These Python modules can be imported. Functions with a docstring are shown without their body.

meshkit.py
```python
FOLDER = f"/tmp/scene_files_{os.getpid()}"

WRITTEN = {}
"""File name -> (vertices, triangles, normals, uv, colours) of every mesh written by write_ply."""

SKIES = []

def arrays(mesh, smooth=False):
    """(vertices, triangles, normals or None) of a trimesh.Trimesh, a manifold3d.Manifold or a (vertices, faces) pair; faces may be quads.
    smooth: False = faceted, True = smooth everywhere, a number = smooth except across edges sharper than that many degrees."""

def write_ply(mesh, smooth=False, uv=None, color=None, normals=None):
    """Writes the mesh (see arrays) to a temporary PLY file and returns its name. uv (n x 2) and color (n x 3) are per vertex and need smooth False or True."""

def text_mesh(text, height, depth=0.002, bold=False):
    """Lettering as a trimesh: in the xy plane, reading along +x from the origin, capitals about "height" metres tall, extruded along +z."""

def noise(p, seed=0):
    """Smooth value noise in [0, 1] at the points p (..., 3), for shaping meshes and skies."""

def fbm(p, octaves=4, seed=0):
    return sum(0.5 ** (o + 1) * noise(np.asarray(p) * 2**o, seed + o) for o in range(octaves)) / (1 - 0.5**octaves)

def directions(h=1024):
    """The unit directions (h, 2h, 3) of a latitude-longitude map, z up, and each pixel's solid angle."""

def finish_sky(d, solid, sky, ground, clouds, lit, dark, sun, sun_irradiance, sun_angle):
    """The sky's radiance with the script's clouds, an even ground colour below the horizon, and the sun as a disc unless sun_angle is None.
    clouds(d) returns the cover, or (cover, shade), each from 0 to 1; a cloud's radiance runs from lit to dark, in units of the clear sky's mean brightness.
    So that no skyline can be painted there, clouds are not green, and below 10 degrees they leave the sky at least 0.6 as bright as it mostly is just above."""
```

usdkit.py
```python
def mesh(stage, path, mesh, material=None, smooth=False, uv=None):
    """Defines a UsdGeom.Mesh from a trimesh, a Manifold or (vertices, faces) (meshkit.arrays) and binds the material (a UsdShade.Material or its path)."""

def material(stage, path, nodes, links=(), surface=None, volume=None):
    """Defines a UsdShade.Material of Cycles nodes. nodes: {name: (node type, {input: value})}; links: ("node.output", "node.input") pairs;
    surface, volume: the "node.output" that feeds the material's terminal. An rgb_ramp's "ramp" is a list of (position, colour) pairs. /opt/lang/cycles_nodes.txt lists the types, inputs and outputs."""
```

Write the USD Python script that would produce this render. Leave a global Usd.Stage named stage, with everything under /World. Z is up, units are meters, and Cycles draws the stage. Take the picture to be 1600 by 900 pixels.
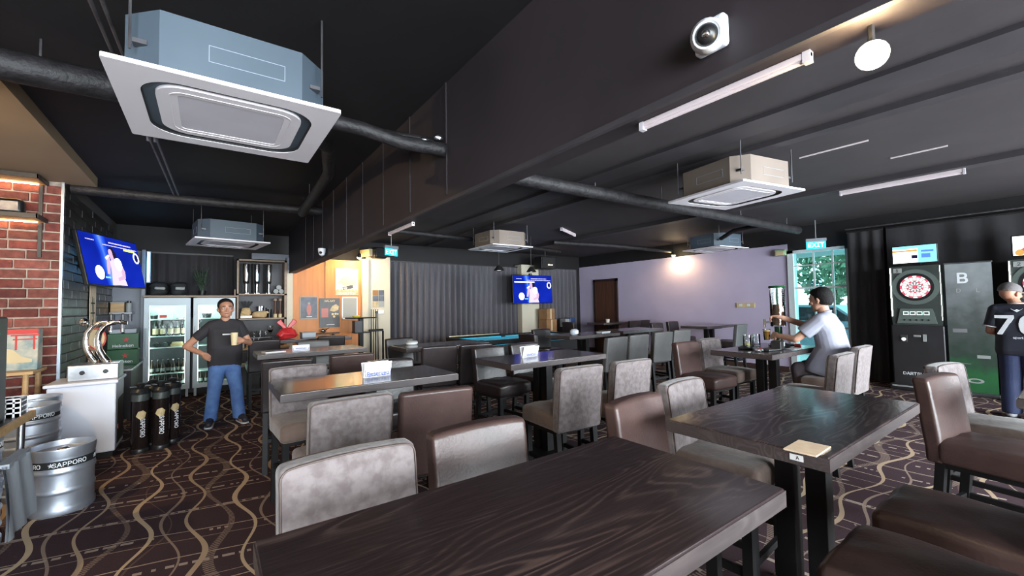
import math, random
import numpy as np, trimesh, manifold3d, shapely.geometry as sg
from shapely.ops import unary_union
import usdkit, meshkit
from pxr import Usd, UsdGeom, UsdLux, UsdShade, Gf, Sdf, Vt

stage = Usd.Stage.CreateInMemory()
UsdGeom.SetStageUpAxis(stage, 'Z'); UsdGeom.SetStageMetersPerUnit(stage, 1.0)
UsdGeom.Xform.Define(stage, '/World'); UsdGeom.Scope.Define(stage, '/World/Looks')
PI = math.pi
random.seed(7); RNG = np.random.default_rng(7)

# ---------------------------------------------------------------- camera
EYE = (0.0, 0.0, 1.55); YAW, PITCH, ROLL, FPX = 0.625776, 0.0399062, -0.0164691, 656.79
EXPOSURE = 1.97
def camera():
    f = np.array([math.sin(YAW)*math.cos(PITCH), math.cos(YAW)*math.cos(PITCH), math.sin(PITCH)])
    r = np.array([math.cos(YAW), -math.sin(YAW), 0]); u = np.cross(r, f)
    r2 = r*math.cos(ROLL)+u*math.sin(ROLL); u2 = -r*math.sin(ROLL)+u*math.cos(ROLL)
    cam = UsdGeom.Camera.Define(stage, '/World/camera')
    m = Gf.Matrix4d(*[float(x) for row in ([*r2, 0], [*u2, 0], [*(-f), 0], [*EYE, 1]) for x in row])
    cam.AddTransformOp().Set(m)
    cam.CreateHorizontalApertureAttr(36.0); cam.CreateVerticalApertureAttr(20.25)
    cam.CreateFocalLengthAttr(36.0*FPX/1600); cam.CreateExposureAttr(EXPOSURE)
    cam.CreateClippingRangeAttr(Gf.Vec2f(0.05, 500))
camera()

# ---------------------------------------------------------------- daylight
WINDOW_RADIANCE = 8.5
def rect_light(path, center, w, h, rot, color, intensity):
    l = UsdLux.RectLight.Define(stage, path)
    l.CreateWidthAttr(w); l.CreateHeightAttr(h); l.CreateColorAttr(Gf.Vec3f(*color)); l.CreateIntensityAttr(intensity)
    l.AddTranslateOp().Set(Gf.Vec3d(*center)); l.AddRotateXYZOp().Set(Gf.Vec3f(*rot))
    return l
# the daylight that falls through the glazed front behind the camera (windows at Y = -3.2)
for i, (x0, x1) in enumerate(((-2.6, 0.6), (1.0, 4.6), (5.0, 9.6))):
    rect_light('/World/daylight_%d' % i, ((x0+x1)/2, -3.55, 1.5), x1-x0, 2.1, (90, 0, 0), (1.0, 0.91, 1.0), WINDOW_RADIANCE)
dome = UsdLux.DomeLight.Define(stage, '/World/sky'); dome.CreateColorAttr(Gf.Vec3f(0.74, 0.90, 1.0)); dome.CreateIntensityAttr(0.70)

def bulb(path, p, r, color, intensity, cone=None, rot=(0, 0, 0), soft=0.3):
    l = UsdLux.SphereLight.Define(stage, path); l.CreateRadiusAttr(r); l.CreateColorAttr(Gf.Vec3f(*color)); l.CreateIntensityAttr(intensity)
    l.AddTranslateOp().Set(Gf.Vec3d(*p)); l.AddRotateXYZOp().Set(Gf.Vec3f(*rot))
    if cone:
        s = UsdLux.ShapingAPI.Apply(l.GetPrim()); s.CreateShapingConeAngleAttr(cone); s.CreateShapingConeSoftnessAttr(soft)
WARM = (1.0, 0.66, 0.32)

# ---------------------------------------------------------------- helpers: prims
_used = {}
def numbered(parent, name):
    k = _used.get((parent, name), 0); _used[(parent, name)] = k+1
    return '%s/%s' % (parent, name) if k == 0 else '%s/%s_%03d' % (parent, name, k)
def ppath(parent):
    return '/World' if parent is None else (str(parent.GetPath()) if isinstance(parent, Usd.Prim) else str(parent))
def tag(p, label=None, cat=None, group=None, kind=None):
    for k, v in (('label', label), ('category', cat), ('group', group), ('kind', kind)):
        if v: p.SetCustomDataByKey(k, v)
    return p
def obj(name, mesh, mat, parent=None, smooth=32, label=None, cat=None, group=None, kind=None):
    if isinstance(mesh, MB): mesh = mesh.mesh()
    m = usdkit.mesh(stage, numbered(ppath(parent), name), mesh, M[mat], smooth=smooth)
    return tag(m.GetPrim(), label, cat, group, kind)
def struct(name, mesh, mat, parent=None, smooth=False):
    return obj(name, mesh, mat, parent, smooth, kind=None if parent else 'structure')
def thing(name, label, cat, loc=(0, 0, 0), rz=0.0, group=None):
    x = UsdGeom.Xform.Define(stage, numbered('/World', name))
    x.AddTranslateOp().Set(Gf.Vec3d(*map(float, loc))); x.AddRotateZOp().Set(float(rz))
    return tag(x.GetPrim(), label, cat, group)
def sthing(name):
    return tag(UsdGeom.Xform.Define(stage, numbered('/World', name)).GetPrim(), kind='structure')
def dup(root, loc, rz=0.0, label=None, group=None):
    base = root.GetName()
    if base[-4:-3] == '_' and base[-3:].isdigit(): base = base[:-4]
    was = root.GetCustomData()
    r = thing(base, label or was['label'], was['category'], loc, rz, group or was.get('group'))
    r.GetReferences().AddInternalReference(root.GetPath()); r.SetInstanceable(True)
    return r
def move(root, loc, rz=0.0, label=None, group=None):
    root.GetAttribute('xformOp:translate').Set(Gf.Vec3d(*map(float, loc))); root.GetAttribute('xformOp:rotateZ').Set(float(rz))
    return tag(root, label, None, group)
class Proto:
    """The first placement moves the built thing, later ones copy it."""
    def __init__(self, root): self.root, self.used = root, False
    def put(self, loc, rz=0.0, label=None, group=None):
        if not self.used:
            self.used = True; return move(self.root, loc, rz, label, group)
        return dup(self.root, loc, rz, label, group)
ORD = 'first second third fourth fifth sixth seventh eighth ninth tenth eleventh twelfth'.split()

# ---------------------------------------------------------------- helpers: shapes
def rot(axis, deg): return trimesh.transformations.rotation_matrix(math.radians(deg), {'x': [1, 0, 0], 'y': [0, 1, 0], 'z': [0, 0, 1]}[axis])
def xf(m, *Ts, t=None):
    m = m.copy()
    for T in Ts: m.apply_transform(T)
    if t is not None: m.apply_translation(t)
    return m
def rbox_mesh(size, r, seg=2, inner=(1, 1, 1)):
    h = np.asarray(size, float)/2; r = min(r, h.min()*0.999)
    def line(k):
        a = [-h[k]+r*(1-math.cos(t)) if False else -h[k]+r*t for t in np.linspace(0, 1, seg+1)]
        mid = list(np.linspace(-h[k]+r, h[k]-r, inner[k]+1))
        return np.array(a+mid[1:-1]+[-x for x in a[::-1]])
    L = [line(k) for k in range(3)]; V, F, n = [], [], 0
    for k in range(3):
        i, j = (k+1) % 3, (k+2) % 3
        for s in (-1, 1):
            A, B = np.meshgrid(L[i], L[j], indexing='ij'); P = np.zeros(A.shape+(3,)); P[..., i], P[..., j], P[..., k] = A, B, s*h[k]
            na, nb = A.shape; idx = np.arange(na*nb).reshape(na, nb)+n
            q = np.stack([idx[:-1, :-1], idx[1:, :-1], idx[1:, 1:], idx[:-1, 1:]], -1).reshape(-1, 4)
            F.append(q if s > 0 else q[:, ::-1]); V.append(P.reshape(-1, 3)); n += na*nb
    v = np.vstack(V); f = np.vstack(F); core = np.clip(v, -(h-r), h-r); d = v-core; ln = np.linalg.norm(d, axis=1, keepdims=True)
    v = core+d/np.maximum(ln, 1e-9)*r
    m = trimesh.Trimesh(v, np.vstack([f[:, [0, 1, 2]], f[:, [0, 2, 3]]]), process=False); m.merge_vertices(digits_vertex=6)
    return m
def cyl_mesh(p0, p1, r, n=14, r2=None):
    p0, p1 = np.asarray(p0, float), np.asarray(p1, float); r2 = r if r2 is None else r2
    d = p1-p0; L = np.linalg.norm(d); d = d/L
    a = np.cross(d, [0, 0, 1.0] if abs(d[2]) < .9 else [1.0, 0, 0]); a /= np.linalg.norm(a); b = np.cross(d, a)
    t = np.arange(n)*2*PI/n; ring = np.cos(t)[:, None]*a+np.sin(t)[:, None]*b
    v = np.vstack([p0+r*ring, p1+r2*ring, [p0], [p1]]); f = []
    for i in range(n):
        j = (i+1) % n; f += [[i, j, n+j], [i, n+j, n+i], [2*n, j, i], [2*n+1, n+i, n+j]]
    return trimesh.Trimesh(v, f, process=False)
def tube_mesh(pts, r, n=8, closed=False):
    p = np.asarray(pts, float); t = np.gradient(p, axis=0) if not closed else np.roll(p, -1, 0)-np.roll(p, 1, 0)
    t /= np.linalg.norm(t, axis=1, keepdims=True)+1e-12
    ref = np.array([0, 0, 1.0]) if abs(t[0, 2]) < .8 else np.array([1.0, 0, 0])
    a = np.zeros_like(t); x = np.cross(t[0], ref); a[0] = x/np.linalg.norm(x)
    for i in range(1, len(p)):          # the frame is carried along the path, so it cannot flip
        x = a[i-1]-t[i]*np.dot(a[i-1], t[i]); a[i] = x/(np.linalg.norm(x)+1e-12)
    b = np.cross(t, a)
    ang = np.arange(n)*2*PI/n; rr = np.broadcast_to(r, (len(p),))[:, None, None]
    v = (p[:, None]+rr*(np.cos(ang)[None, :, None]*a[:, None]+np.sin(ang)[None, :, None]*b[:, None])).reshape(-1, 3); f = []
    m = len(p)
    for i in range(m if closed else m-1):
        k = (i+1) % m
        for j in range(n):
            l = (j+1) % n; f += [[i*n+j, k*n+l, k*n+j], [i*n+j, i*n+l, k*n+l]]
    if not closed:
        v = np.vstack([v, p[:1], p[-1:]]); c0, c1 = m*n, m*n+1
        for j in range(n):
            l = (j+1) % n; f += [[c0, l, j], [c1, (m-1)*n+j, (m-1)*n+l]]
    out = trimesh.Trimesh(v, f, process=False); out.fix_normals(); return out
def lathe_mesh(prof, n=20, c=(0, 0, 0)):
    prof = [(float(r), float(z)) for r, z in prof]; V, F = [], []
    t = np.arange(n)*2*PI/n
    for r, z in prof: V.append(np.stack([np.cos(t)*r, np.sin(t)*r, np.full(n, z)], 1))
    v = np.vstack(V)
    for i in range(len(prof)-1):
        for j in range(n):
            k = (j+1) % n; F += [[i*n+j, i*n+k, (i+1)*n+k], [i*n+j, (i+1)*n+k, (i+1)*n+j]]
    m = trimesh.Trimesh(v+np.asarray(c, float), F, process=False); m.merge_vertices(digits_vertex=7); m.update_faces(m.nondegenerate_faces()); return m
def prism_mesh(poly, z0, z1):
    polys = getattr(poly, 'geoms', [poly]) if hasattr(poly, 'geom_type') else [sg.Polygon(poly)]
    return trimesh.util.concatenate([xf(trimesh.creation.extrude_polygon(g, z1-z0, engine='earcut'), t=(0, 0, z0)) for g in polys])
FRONT = rot('x', 90)          # xy drawing -> stands in XZ, faces -Y
class MB:
    def __init__(self): self.p = []
    def add(self, m, *Ts, t=None): self.p.append(xf(m, *Ts, t=t)); return self
    def box(self, c, s, rz=0): 
        m = trimesh.creation.box(s)
        if rz: m.apply_transform(rot('z', rz))
        m.apply_translation(c); self.p.append(m); return self
    def b(self, x0, x1, y0, y1, z0, z1): return self.box(((x0+x1)/2, (y0+y1)/2, (z0+z1)/2), (x1-x0, y1-y0, z1-z0))
    def rbox(self, c, s, r=.01, seg=2, inner=(1, 1, 1), rz=0):
        m = rbox_mesh(s, r, seg, inner)
        if rz: m.apply_transform(rot('z', rz))
        m.apply_translation(c); self.p.append(m); return self
    def cyl(self, p0, p1, r, n=14, r2=None): self.p.append(cyl_mesh(p0, p1, r, n, r2)); return self
    def tube(self, pts, r, n=8, closed=False): self.p.append(tube_mesh(pts, r, n, closed)); return self
    def lathe(self, prof, n=20, c=(0, 0, 0)): self.p.append(lathe_mesh(prof, n, c)); return self
    def prism(self, poly, z0, z1, *Ts, t=None): self.p.append(xf(prism_mesh(poly, z0, z1), *Ts, t=t)); return self
    def sphere(self, c, r, s=(1, 1, 1), sub=2):
        m = trimesh.creation.icosphere(sub, r); m.apply_scale(s); m.apply_translation(c); self.p.append(m); return self
    def text(self, txt, h, *Ts, t=None, depth=.002, bold=False, center=True, squeeze=1.0):
        m = meshkit.text_mesh(txt, h, depth, bold)
        if center: m.apply_translation([-(m.bounds[0][0]+m.bounds[1][0])/2, -h/2, 0])
        if squeeze != 1: m.apply_scale([squeeze, 1, 1])
        self.p.append(xf(m, *Ts, t=t)); return self
    def warp(self, fn):
        m = self.mesh(); m.vertices = fn(np.array(m.vertices)); self.p = [m]; return self
    def mesh(self): return self.p[0] if len(self.p) == 1 else trimesh.util.concatenate(self.p)
def rrect(w, h, r, n=6):
    return sg.box(-w/2+r, -h/2+r, w/2-r, h/2-r).buffer(r, quad_segs=n)

# ---------------------------------------------------------------- materials
M = {}
def pm(name, c1, c2=None, scale=6.0, stretch=(1, 1, 1), rough=.5, metal=0., bump=0., bscale=40., rand=0., detail=3., dist=0., lo=.35, hi=.65, **extra):
    """Principled material; colour runs c1..c2 with noise over the object, a fine bump, per-object brightness variation."""
    nodes = {'p': ('principled_bsdf', dict(base_color=c1, roughness=rough, metallic=metal, **extra))}; links = []
    if c2 is not None or bump:
        nodes['tc'] = ('texture_coordinate', {}); nodes['mp'] = ('mapping', {'scale': stretch}); links += [('tc.object', 'mp.vector')]
    if c2 is not None:
        nodes['n'] = ('noise_texture', {'scale': scale, 'detail': detail, 'distortion': dist}); links += [('mp.vector', 'n.vector')]
        nodes['r'] = ('rgb_ramp', {'ramp': [(0, c1), (lo, c1), (hi, c2), (1, c2)]}); links += [('n.fac', 'r.fac')]
        last = 'r.color'
        if rand:
            nodes['oi'] = ('object_info', {}); nodes['mr'] = ('map_range', {'from_min': 0., 'from_max': 1., 'to_min': 1-rand, 'to_max': 1+rand}); nodes['hs'] = ('hsv', {})
            links += [('oi.random', 'mr.value'), ('mr.result', 'hs.value'), (last, 'hs.color')]; last = 'hs.color'
        links += [(last, 'p.base_color')]
    if bump:
        nodes['bn'] = ('noise_texture', {'scale': bscale, 'detail': 4.}); nodes['bp'] = ('bump', {'strength': bump, 'distance': .01})
        links += [('mp.vector', 'bn.vector'), ('bn.fac', 'bp.height'), ('bp.normal', 'p.normal')]
    M[name] = usdkit.material(stage, '/World/Looks/'+name, nodes, links, surface='p.BSDF')
def em(name, c, s):
    M[name] = usdkit.material(stage, '/World/Looks/'+name, {'e': ('emission', {'color': c, 'strength': s})}, [], surface='e.emission')
def pane(name, tint=(1, 1, 1), refl=1.0):
    M[name] = usdkit.material(stage, '/World/Looks/'+name, {'t': ('transparent_bsdf', {'color': tint}), 'g': ('glossy_bsdf', {'color': (refl,)*3, 'roughness': .02}), 'f': ('fresnel', {'IOR': 1.45}), 'm': ('mix_closure', {})},
        [('f.fac', 'm.fac'), ('t.BSDF', 'm.closure1'), ('g.BSDF', 'm.closure2')], surface='m.closure')
def srgb(r, g, b): return tuple(((c/255)/12.92 if c/255 <= .04045 else ((c/255+.055)/1.055)**2.4) for c in (r, g, b))

pm('black_paint', (.0075, .0062, .0075), (.0105, .0088, .0105), scale=2.5, rough=.7, bump=.15, bscale=18)
pm('charcoal_paint', (.036, .029, .032), (.044, .036, .039), scale=2.0, rough=.7, bump=.15, bscale=18)
pm('black_beam', (.022, .016, .0195), (.029, .021, .025), scale=1.5, rough=.6, bump=.1, bscale=10)
pm('lilac_wall', srgb(198, 186, 212), srgb(190, 178, 205), scale=1.2, rough=.75, bump=.05, bscale=60)
pm('cream_wall', srgb(205, 197, 178), srgb(200, 192, 174), scale=.6, rough=.75)
pm('grey_panel', srgb(120, 124, 134), srgb(110, 114, 126), scale=2, rough=.45)
pm('soffit', srgb(168, 146, 122), srgb(158, 137, 115), scale=1.0, rough=.7)
pm('brick_a', (.21, .062, .045), (.13, .036, .028), scale=14, rough=.85, bump=.5, bscale=45, rand=.35)
pm('brick_b', (.19, .042, .030), (.11, .025, .020), scale=18, rough=.85, bump=.5, bscale=50, rand=.35)
pm('mortar', srgb(176, 160, 146), srgb(150, 134, 122), scale=20, rough=.9, bump=.3, bscale=80)
pm('dark_brick', (.040, .036, .034), (.060, .054, .050), scale=10, rough=.32, bump=.25, bscale=50, rand=.25)
pm('dark_mortar', (.11, .10, .095), None, rough=.8)
pm('metal_trim', srgb(150, 158, 172), None, rough=.3, metal=.8)
pm('orange_wood', srgb(196, 126, 62), srgb(184, 114, 53), scale=3, stretch=(6, 6, .5), rough=.5)
pm('brown_door', srgb(96, 62, 48), srgb(78, 48, 37), scale=3, stretch=(8, 8, .6), rough=.5)
pm('dark_frame', srgb(52, 36, 32), None, rough=.5)
pm('skirting', srgb(70, 52, 46), None, rough=.5)
pm('white_frame', srgb(214, 222, 224), None, rough=.4)
pm('curtain_grey', (.120, .112, .128), (.092, .085, .099), scale=3, stretch=(4, 4, .4), rough=.85, bump=.1, bscale=200, sheen_weight=.2)
pm('curtain_black', (.020, .017, .020), (.024, .021, .0245), scale=3, stretch=(4, 4, .4), rough=.85, sheen_weight=.2)
pm('ac_white', srgb(226, 220, 226), None, rough=.45)
pm('ac_grille', srgb(205, 200, 210), srgb(198, 193, 203), scale=3, rough=.5)
pm('ac_body', srgb(82, 94, 106), srgb(75, 87, 99), scale=2, rough=.55)
pm('ac_body_buff', srgb(132, 118, 108), srgb(122, 109, 100), scale=2, rough=.55)
pm('ac_mark', srgb(150, 160, 172), None, rough=.5)
pm('ac_dark', (.012, .012, .013), None, rough=.6)
pm('pipe_black', (.008, .007, .008), (.022, .019, .022), scale=9, rough=.6, bump=.8, bscale=30)
pm('foil', (.55, .55, .58), None, rough=.25, metal=1., bump=.8, bscale=60)
pm('galv', srgb(120, 118, 122), srgb(92, 90, 95), scale=8, rough=.4, metal=.7)
pm('track_grey', srgb(62, 57, 61), srgb(54, 50, 54), scale=3, rough=.6)
pm('batten_white', srgb(215, 200, 205), None, rough=.5)
pm('steel', (.62, .63, .66), (.50, .51, .54), scale=6, rough=.28, metal=1., bump=.05, bscale=30)
pm('keg_steel', (.60, .64, .72), (.48, .52, .60), scale=5, rough=.42, metal=.85, bump=.08, bscale=25)
pm('chrome', (.85, .85, .87), None, rough=.08, metal=1.)
pm('black_plastic', (.012, .012, .013), None, rough=.35)
pm('black_matte', (.012, .012, .013), None, rough=.75)
pm('black_metal', (.014, .013, .014), None, rough=.45)
pm('leg_black', (.006, .0055, .006), (.009, .008, .0085), scale=8, rough=.55, specular_ior_level=.3)
pm('leather', (.050, .028, .025), (.072, .041, .036), scale=5, rough=.38, specular_ior_level=.4, bump=.12, bscale=90, rand=.18, coat_weight=.08, coat_roughness=.3)
pm('leather_dark', (.022, .016, .017), (.034, .025, .025), scale=5, rough=.30, bump=.15, bscale=70, rand=.2, coat_weight=.15, coat_roughness=.3)
pm('suede', (.142, .114, .113), (.205, .172, .172), scale=26, rough=.95, bump=.35, bscale=60, rand=.12, detail=8, lo=.38, hi=.60, sheen_weight=.25, sheen_roughness=.5)
pm('suede_worn', (.105, .066, .052), (.165, .112, .090), scale=6, rough=.9, bump=.3, bscale=35, rand=.15, detail=5, sheen_weight=.25)
pm('suede_piping', (.085, .058, .050), None, rough=.6)
pm('grey_vinyl', (.115, .112, .112), (.090, .086, .086), scale=5, rough=.42, bump=.2, bscale=30, rand=.12)
pm('white_enamel', srgb(232, 234, 246), None, rough=.35)
pm('white_plastic', srgb(220, 222, 228), None, rough=.4)
pm('cooler_frame', srgb(188, 200, 206), None, rough=.4)
pm('cooler_inside', srgb(215, 232, 228), None, rough=.5)
pm('shelf_wire', srgb(220, 232, 228), None, rough=.4)
pm('bottle_dark', (.012, .016, .012), None, rough=.12, specular_ior_level=.6)
pm('bottle_brown', (.030, .016, .008), None, rough=.12)
pm('bottle_green', (.012, .06, .022), None, rough=.12)
pm('bottle_blue', (.03, .06, .16), None, rough=.2)
pm('bottle_yellow', (.62, .52, .08), None, rough=.3)
pm('label_white', srgb(226, 226, 216), None, rough=.6)
pm('label_cream', srgb(206, 186, 146), None, rough=.6)
pm('label_grey', srgb(150, 152, 150), None, rough=.6)
pm('cardboard', srgb(150, 112, 78), srgb(138, 102, 70), scale=6, rough=.85)
pm('pale_wood', srgb(196, 160, 112), srgb(178, 142, 96), scale=4, stretch=(.8, 8, 8), rough=.5)
pm('shelf_wood', srgb(150, 128, 108), srgb(136, 115, 97), scale=4, stretch=(.8, 8, 8), rough=.55)
pm('cabinet_dark', srgb(62, 58, 62), srgb(54, 50, 55), scale=3, rough=.5)
pm('paper_white', srgb(228, 226, 226), None, rough=.7)
pm('paper_cream', srgb(232, 208, 180), srgb(222, 196, 168), scale=30, rough=.7)
pm('ink_blue', srgb(40, 70, 160), None, rough=.7)
pm('ink_black', (.01, .01, .012), None, rough=.7)
pm('ink_grey', srgb(120, 118, 122), None, rough=.7)
pm('ink_white', srgb(220, 222, 226), None, rough=.6)
pm('red_plastic', (.62, .035, .035), (.50, .025, .03), scale=12, rough=.35, bump=.3, bscale=25)
pm('red_print', (.55, .05, .04), None, rough=.6)
pm('green_card', srgb(28, 92, 48), srgb(24, 80, 42), scale=5, rough=.5)
pm('blue_cloth', (.06, .52, .74), (.055, .48, .70), scale=30, rough=.9)
pm('plate_white', srgb(226, 220, 210), None, rough=.3)
pm('tan_bag', srgb(206, 176, 130), srgb(186, 154, 110), scale=12, rough=.7, bump=.4, bscale=20)
pm('foam_grey', srgb(170, 176, 184), None, rough=.6)
pm('amber_beer', (.50, .20, .03), None, rough=.1, transmission_weight=.6, ior=1.33)
pm('pale_beer', (.85, .72, .28), None, rough=.15, transmission_weight=.5, ior=1.33)
pm('brown_beer', (.10, .035, .015), None, rough=.1)
pm('glass', (1, 1, 1), None, rough=.02, transmission_weight=1., ior=1.3)
pm('tint_glass', (.80, .95, .88), None, rough=.02, transmission_weight=1., ior=1.2)
pm('smoke_plastic', (.012, .008, .008), None, rough=.1, specular_ior_level=.7)
pm('skin', srgb(172, 124, 100), srgb(164, 116, 93), scale=10, rough=.55, subsurface_weight=.1, subsurface_scale=.01)
pm('skin_light', srgb(190, 146, 124), srgb(180, 136, 114), scale=10, rough=.55, subsurface_weight=.1, subsurface_scale=.01)
pm('hair_black', (.006, .005, .005), (.011, .009, .009), scale=60, rough=.7, bump=.6, bscale=120, specular_ior_level=.2)
pm('cap_grey', srgb(104, 98, 98), srgb(92, 87, 88), scale=20, rough=.8)
pm('eye_white', srgb(220, 214, 208), None, rough=.3)
pm('lips', srgb(140, 84, 74), None, rough=.5)
pm('tee_black', (.016, .014, .017), (.022, .019, .023), scale=6, rough=.85, bump=.5, bscale=9)
pm('denim', srgb(66, 96, 148), srgb(84, 116, 168), scale=9, rough=.85, bump=.5, bscale=14)
pm('shoe_dark', srgb(38, 36, 44), None, rough=.6)
pm('sole_white', srgb(180, 180, 184), None, rough=.6)
pm('shirt_pale', srgb(146, 146, 160), srgb(138, 138, 153), scale=6, rough=.8, bump=.5, bscale=10)
pm('trousers_dark', srgb(104, 94, 100), None, rough=.8)
pm('jersey_navy', (.018, .020, .032), (.022, .024, .038), scale=6, rough=.6, bump=.5, bscale=9)
pm('trousers_navy', (.022, .032, .085), (.028, .040, .105), scale=6, rough=.75, bump=.5, bscale=9)
pm('exit_housing', srgb(120, 124, 130), None, rough=.5)
pm('lamp_green', srgb(150, 176, 140), None, rough=.5)
pm('leaf', (.045, .085, .04), (.085, .135, .07), scale=3, rough=.6)
pm('leaf_dark', (.020, .05, .022), None, rough=.7)
pm('trunk', (.06, .045, .03), None, rough=.9)
pm('pavement', (.42, .44, .42), (.36, .38, .37), scale=3, rough=.85)
pm('silver_car', srgb(150, 162, 168), None, rough=.3, metal=.5)
pm('dartboard_black', (.010, .010, .011), None, rough=.5)
pm('cabinet_black', (.020, .019, .021), (.026, .024, .027), scale=3, rough=.45)
pm('cabinet_grey', srgb(56, 62, 60), None, rough=.45)
pm('cushion_blue', (.10, .13, .17), (.06, .08, .11), scale=7, rough=.4, bump=.4, bscale=18)
em('lamp_warm', (1.0, .78, .42), 60.); em('pendant_glow', (.85, .95, 1.0), 3.0); em('lamp_warm_soft', (1.0, .70, .36), 7.)
em('led_warm', (1.0, .60, .26), 6.5); em('led_blue', (.12, .48, 1.0), 2.2); em('led_cool', (.86, 1.0, .95), 3.2)
em('led_white', (.92, 1.0, .96), 2.0); em('exit_blue', (.02, .33, .48), 1.0); em('exit_white', (.75, 1.0, 1.0), 1.0)
em('scr_white', (.95, .95, 1.0), 0.46); em('scr_pink', (.72, .48, .66), 0.32); em('scr_lilac', (.68, .60, .90), 0.37); em('scr_dark', (.02, .015, .06), 0.23); em('scr_lime', (.66, .9, .2), 0.41)
em('scr_cyan', (.25, .75, .95), 0.41); em('scr_pale', (.78, .86, 1.0), 0.35); em('scr_red', (.75, .10, .08), 0.37); em('scr_blue', (.10, .25, .75), 0.37); em('scr_orange', (.75, .42, .12), 0.32)
em('board_pink', (.80, .10, .17), 0.34); em('board_white', (.92, .80, .80), 0.37); em('board_blue', (.14, .20, .85), 0.37); em('board_num', (.75, .85, .80), 0.28); em('button_teal', (.5, .85, .78), .5); em('teal_led', (.0, .7, .6), 1.2); em('red_led', (.9, .05, .1), .8)
M['glow_panel'] = usdkit.material(stage, '/World/Looks/glow_panel', {'p': ('principled_bsdf', {'base_color': (.06, .075, .07), 'roughness': .4, 'emission_color': (.6, .8, .74), 'emission_strength': .02})}, [], surface='p.BSDF')
# television picture: deep blue with a paler beam of stage light
M['tv_picture'] = usdkit.material(stage, '/World/Looks/tv_picture', {
    'tc': ('texture_coordinate', {}), 's': ('separate_xyz', {}), 'mp': ('mapping', {'scale': (1.6, 1, 2.2)}), 'n': ('noise_texture', {'scale': 1.3, 'detail': 1.0}),
    'b': ('math', {'math_type': 'multiply_add', 'value2': .18, 'value3': .17}), 'd': ('math', {'math_type': 'add'}), 'a': ('math', {'math_type': 'absolute'}),
    'mr': ('map_range', {'from_min': .0, 'from_max': .13, 'to_min': .55, 'to_max': 0., 'clamp': True}), 'add': ('math', {'math_type': 'multiply_add', 'value2': .55}),
    'r': ('rgb_ramp', {'ramp': [(0, (.002, .006, .14)), (.35, (.006, .022, .40)), (.62, (.02, .10, .72)), (1, (.24, .40, .95))]}), 'e': ('emission', {'strength': .36})},
    [('tc.object', 's.vector'), ('tc.object', 'mp.vector'), ('mp.vector', 'n.vector'), ('s.z', 'b.value1'), ('s.x', 'd.value1'), ('b.value', 'd.value2'), ('d.value', 'a.value1'), ('a.value', 'mr.value'),
     ('n.fac', 'add.value1'), ('mr.result', 'add.value3'), ('add.value', 'r.fac'), ('r.color', 'e.color')], surface='e.emission')
pane('window_glass', (.93, 1.0, .98)); pane('door_glass', (.58, .84, .83)); pane('cooler_glass', (.92, 1.0, .98), .10); pane('clear_glass', (.93, .96, .95)); pane('green_glass', (.55, .85, .70))

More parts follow.
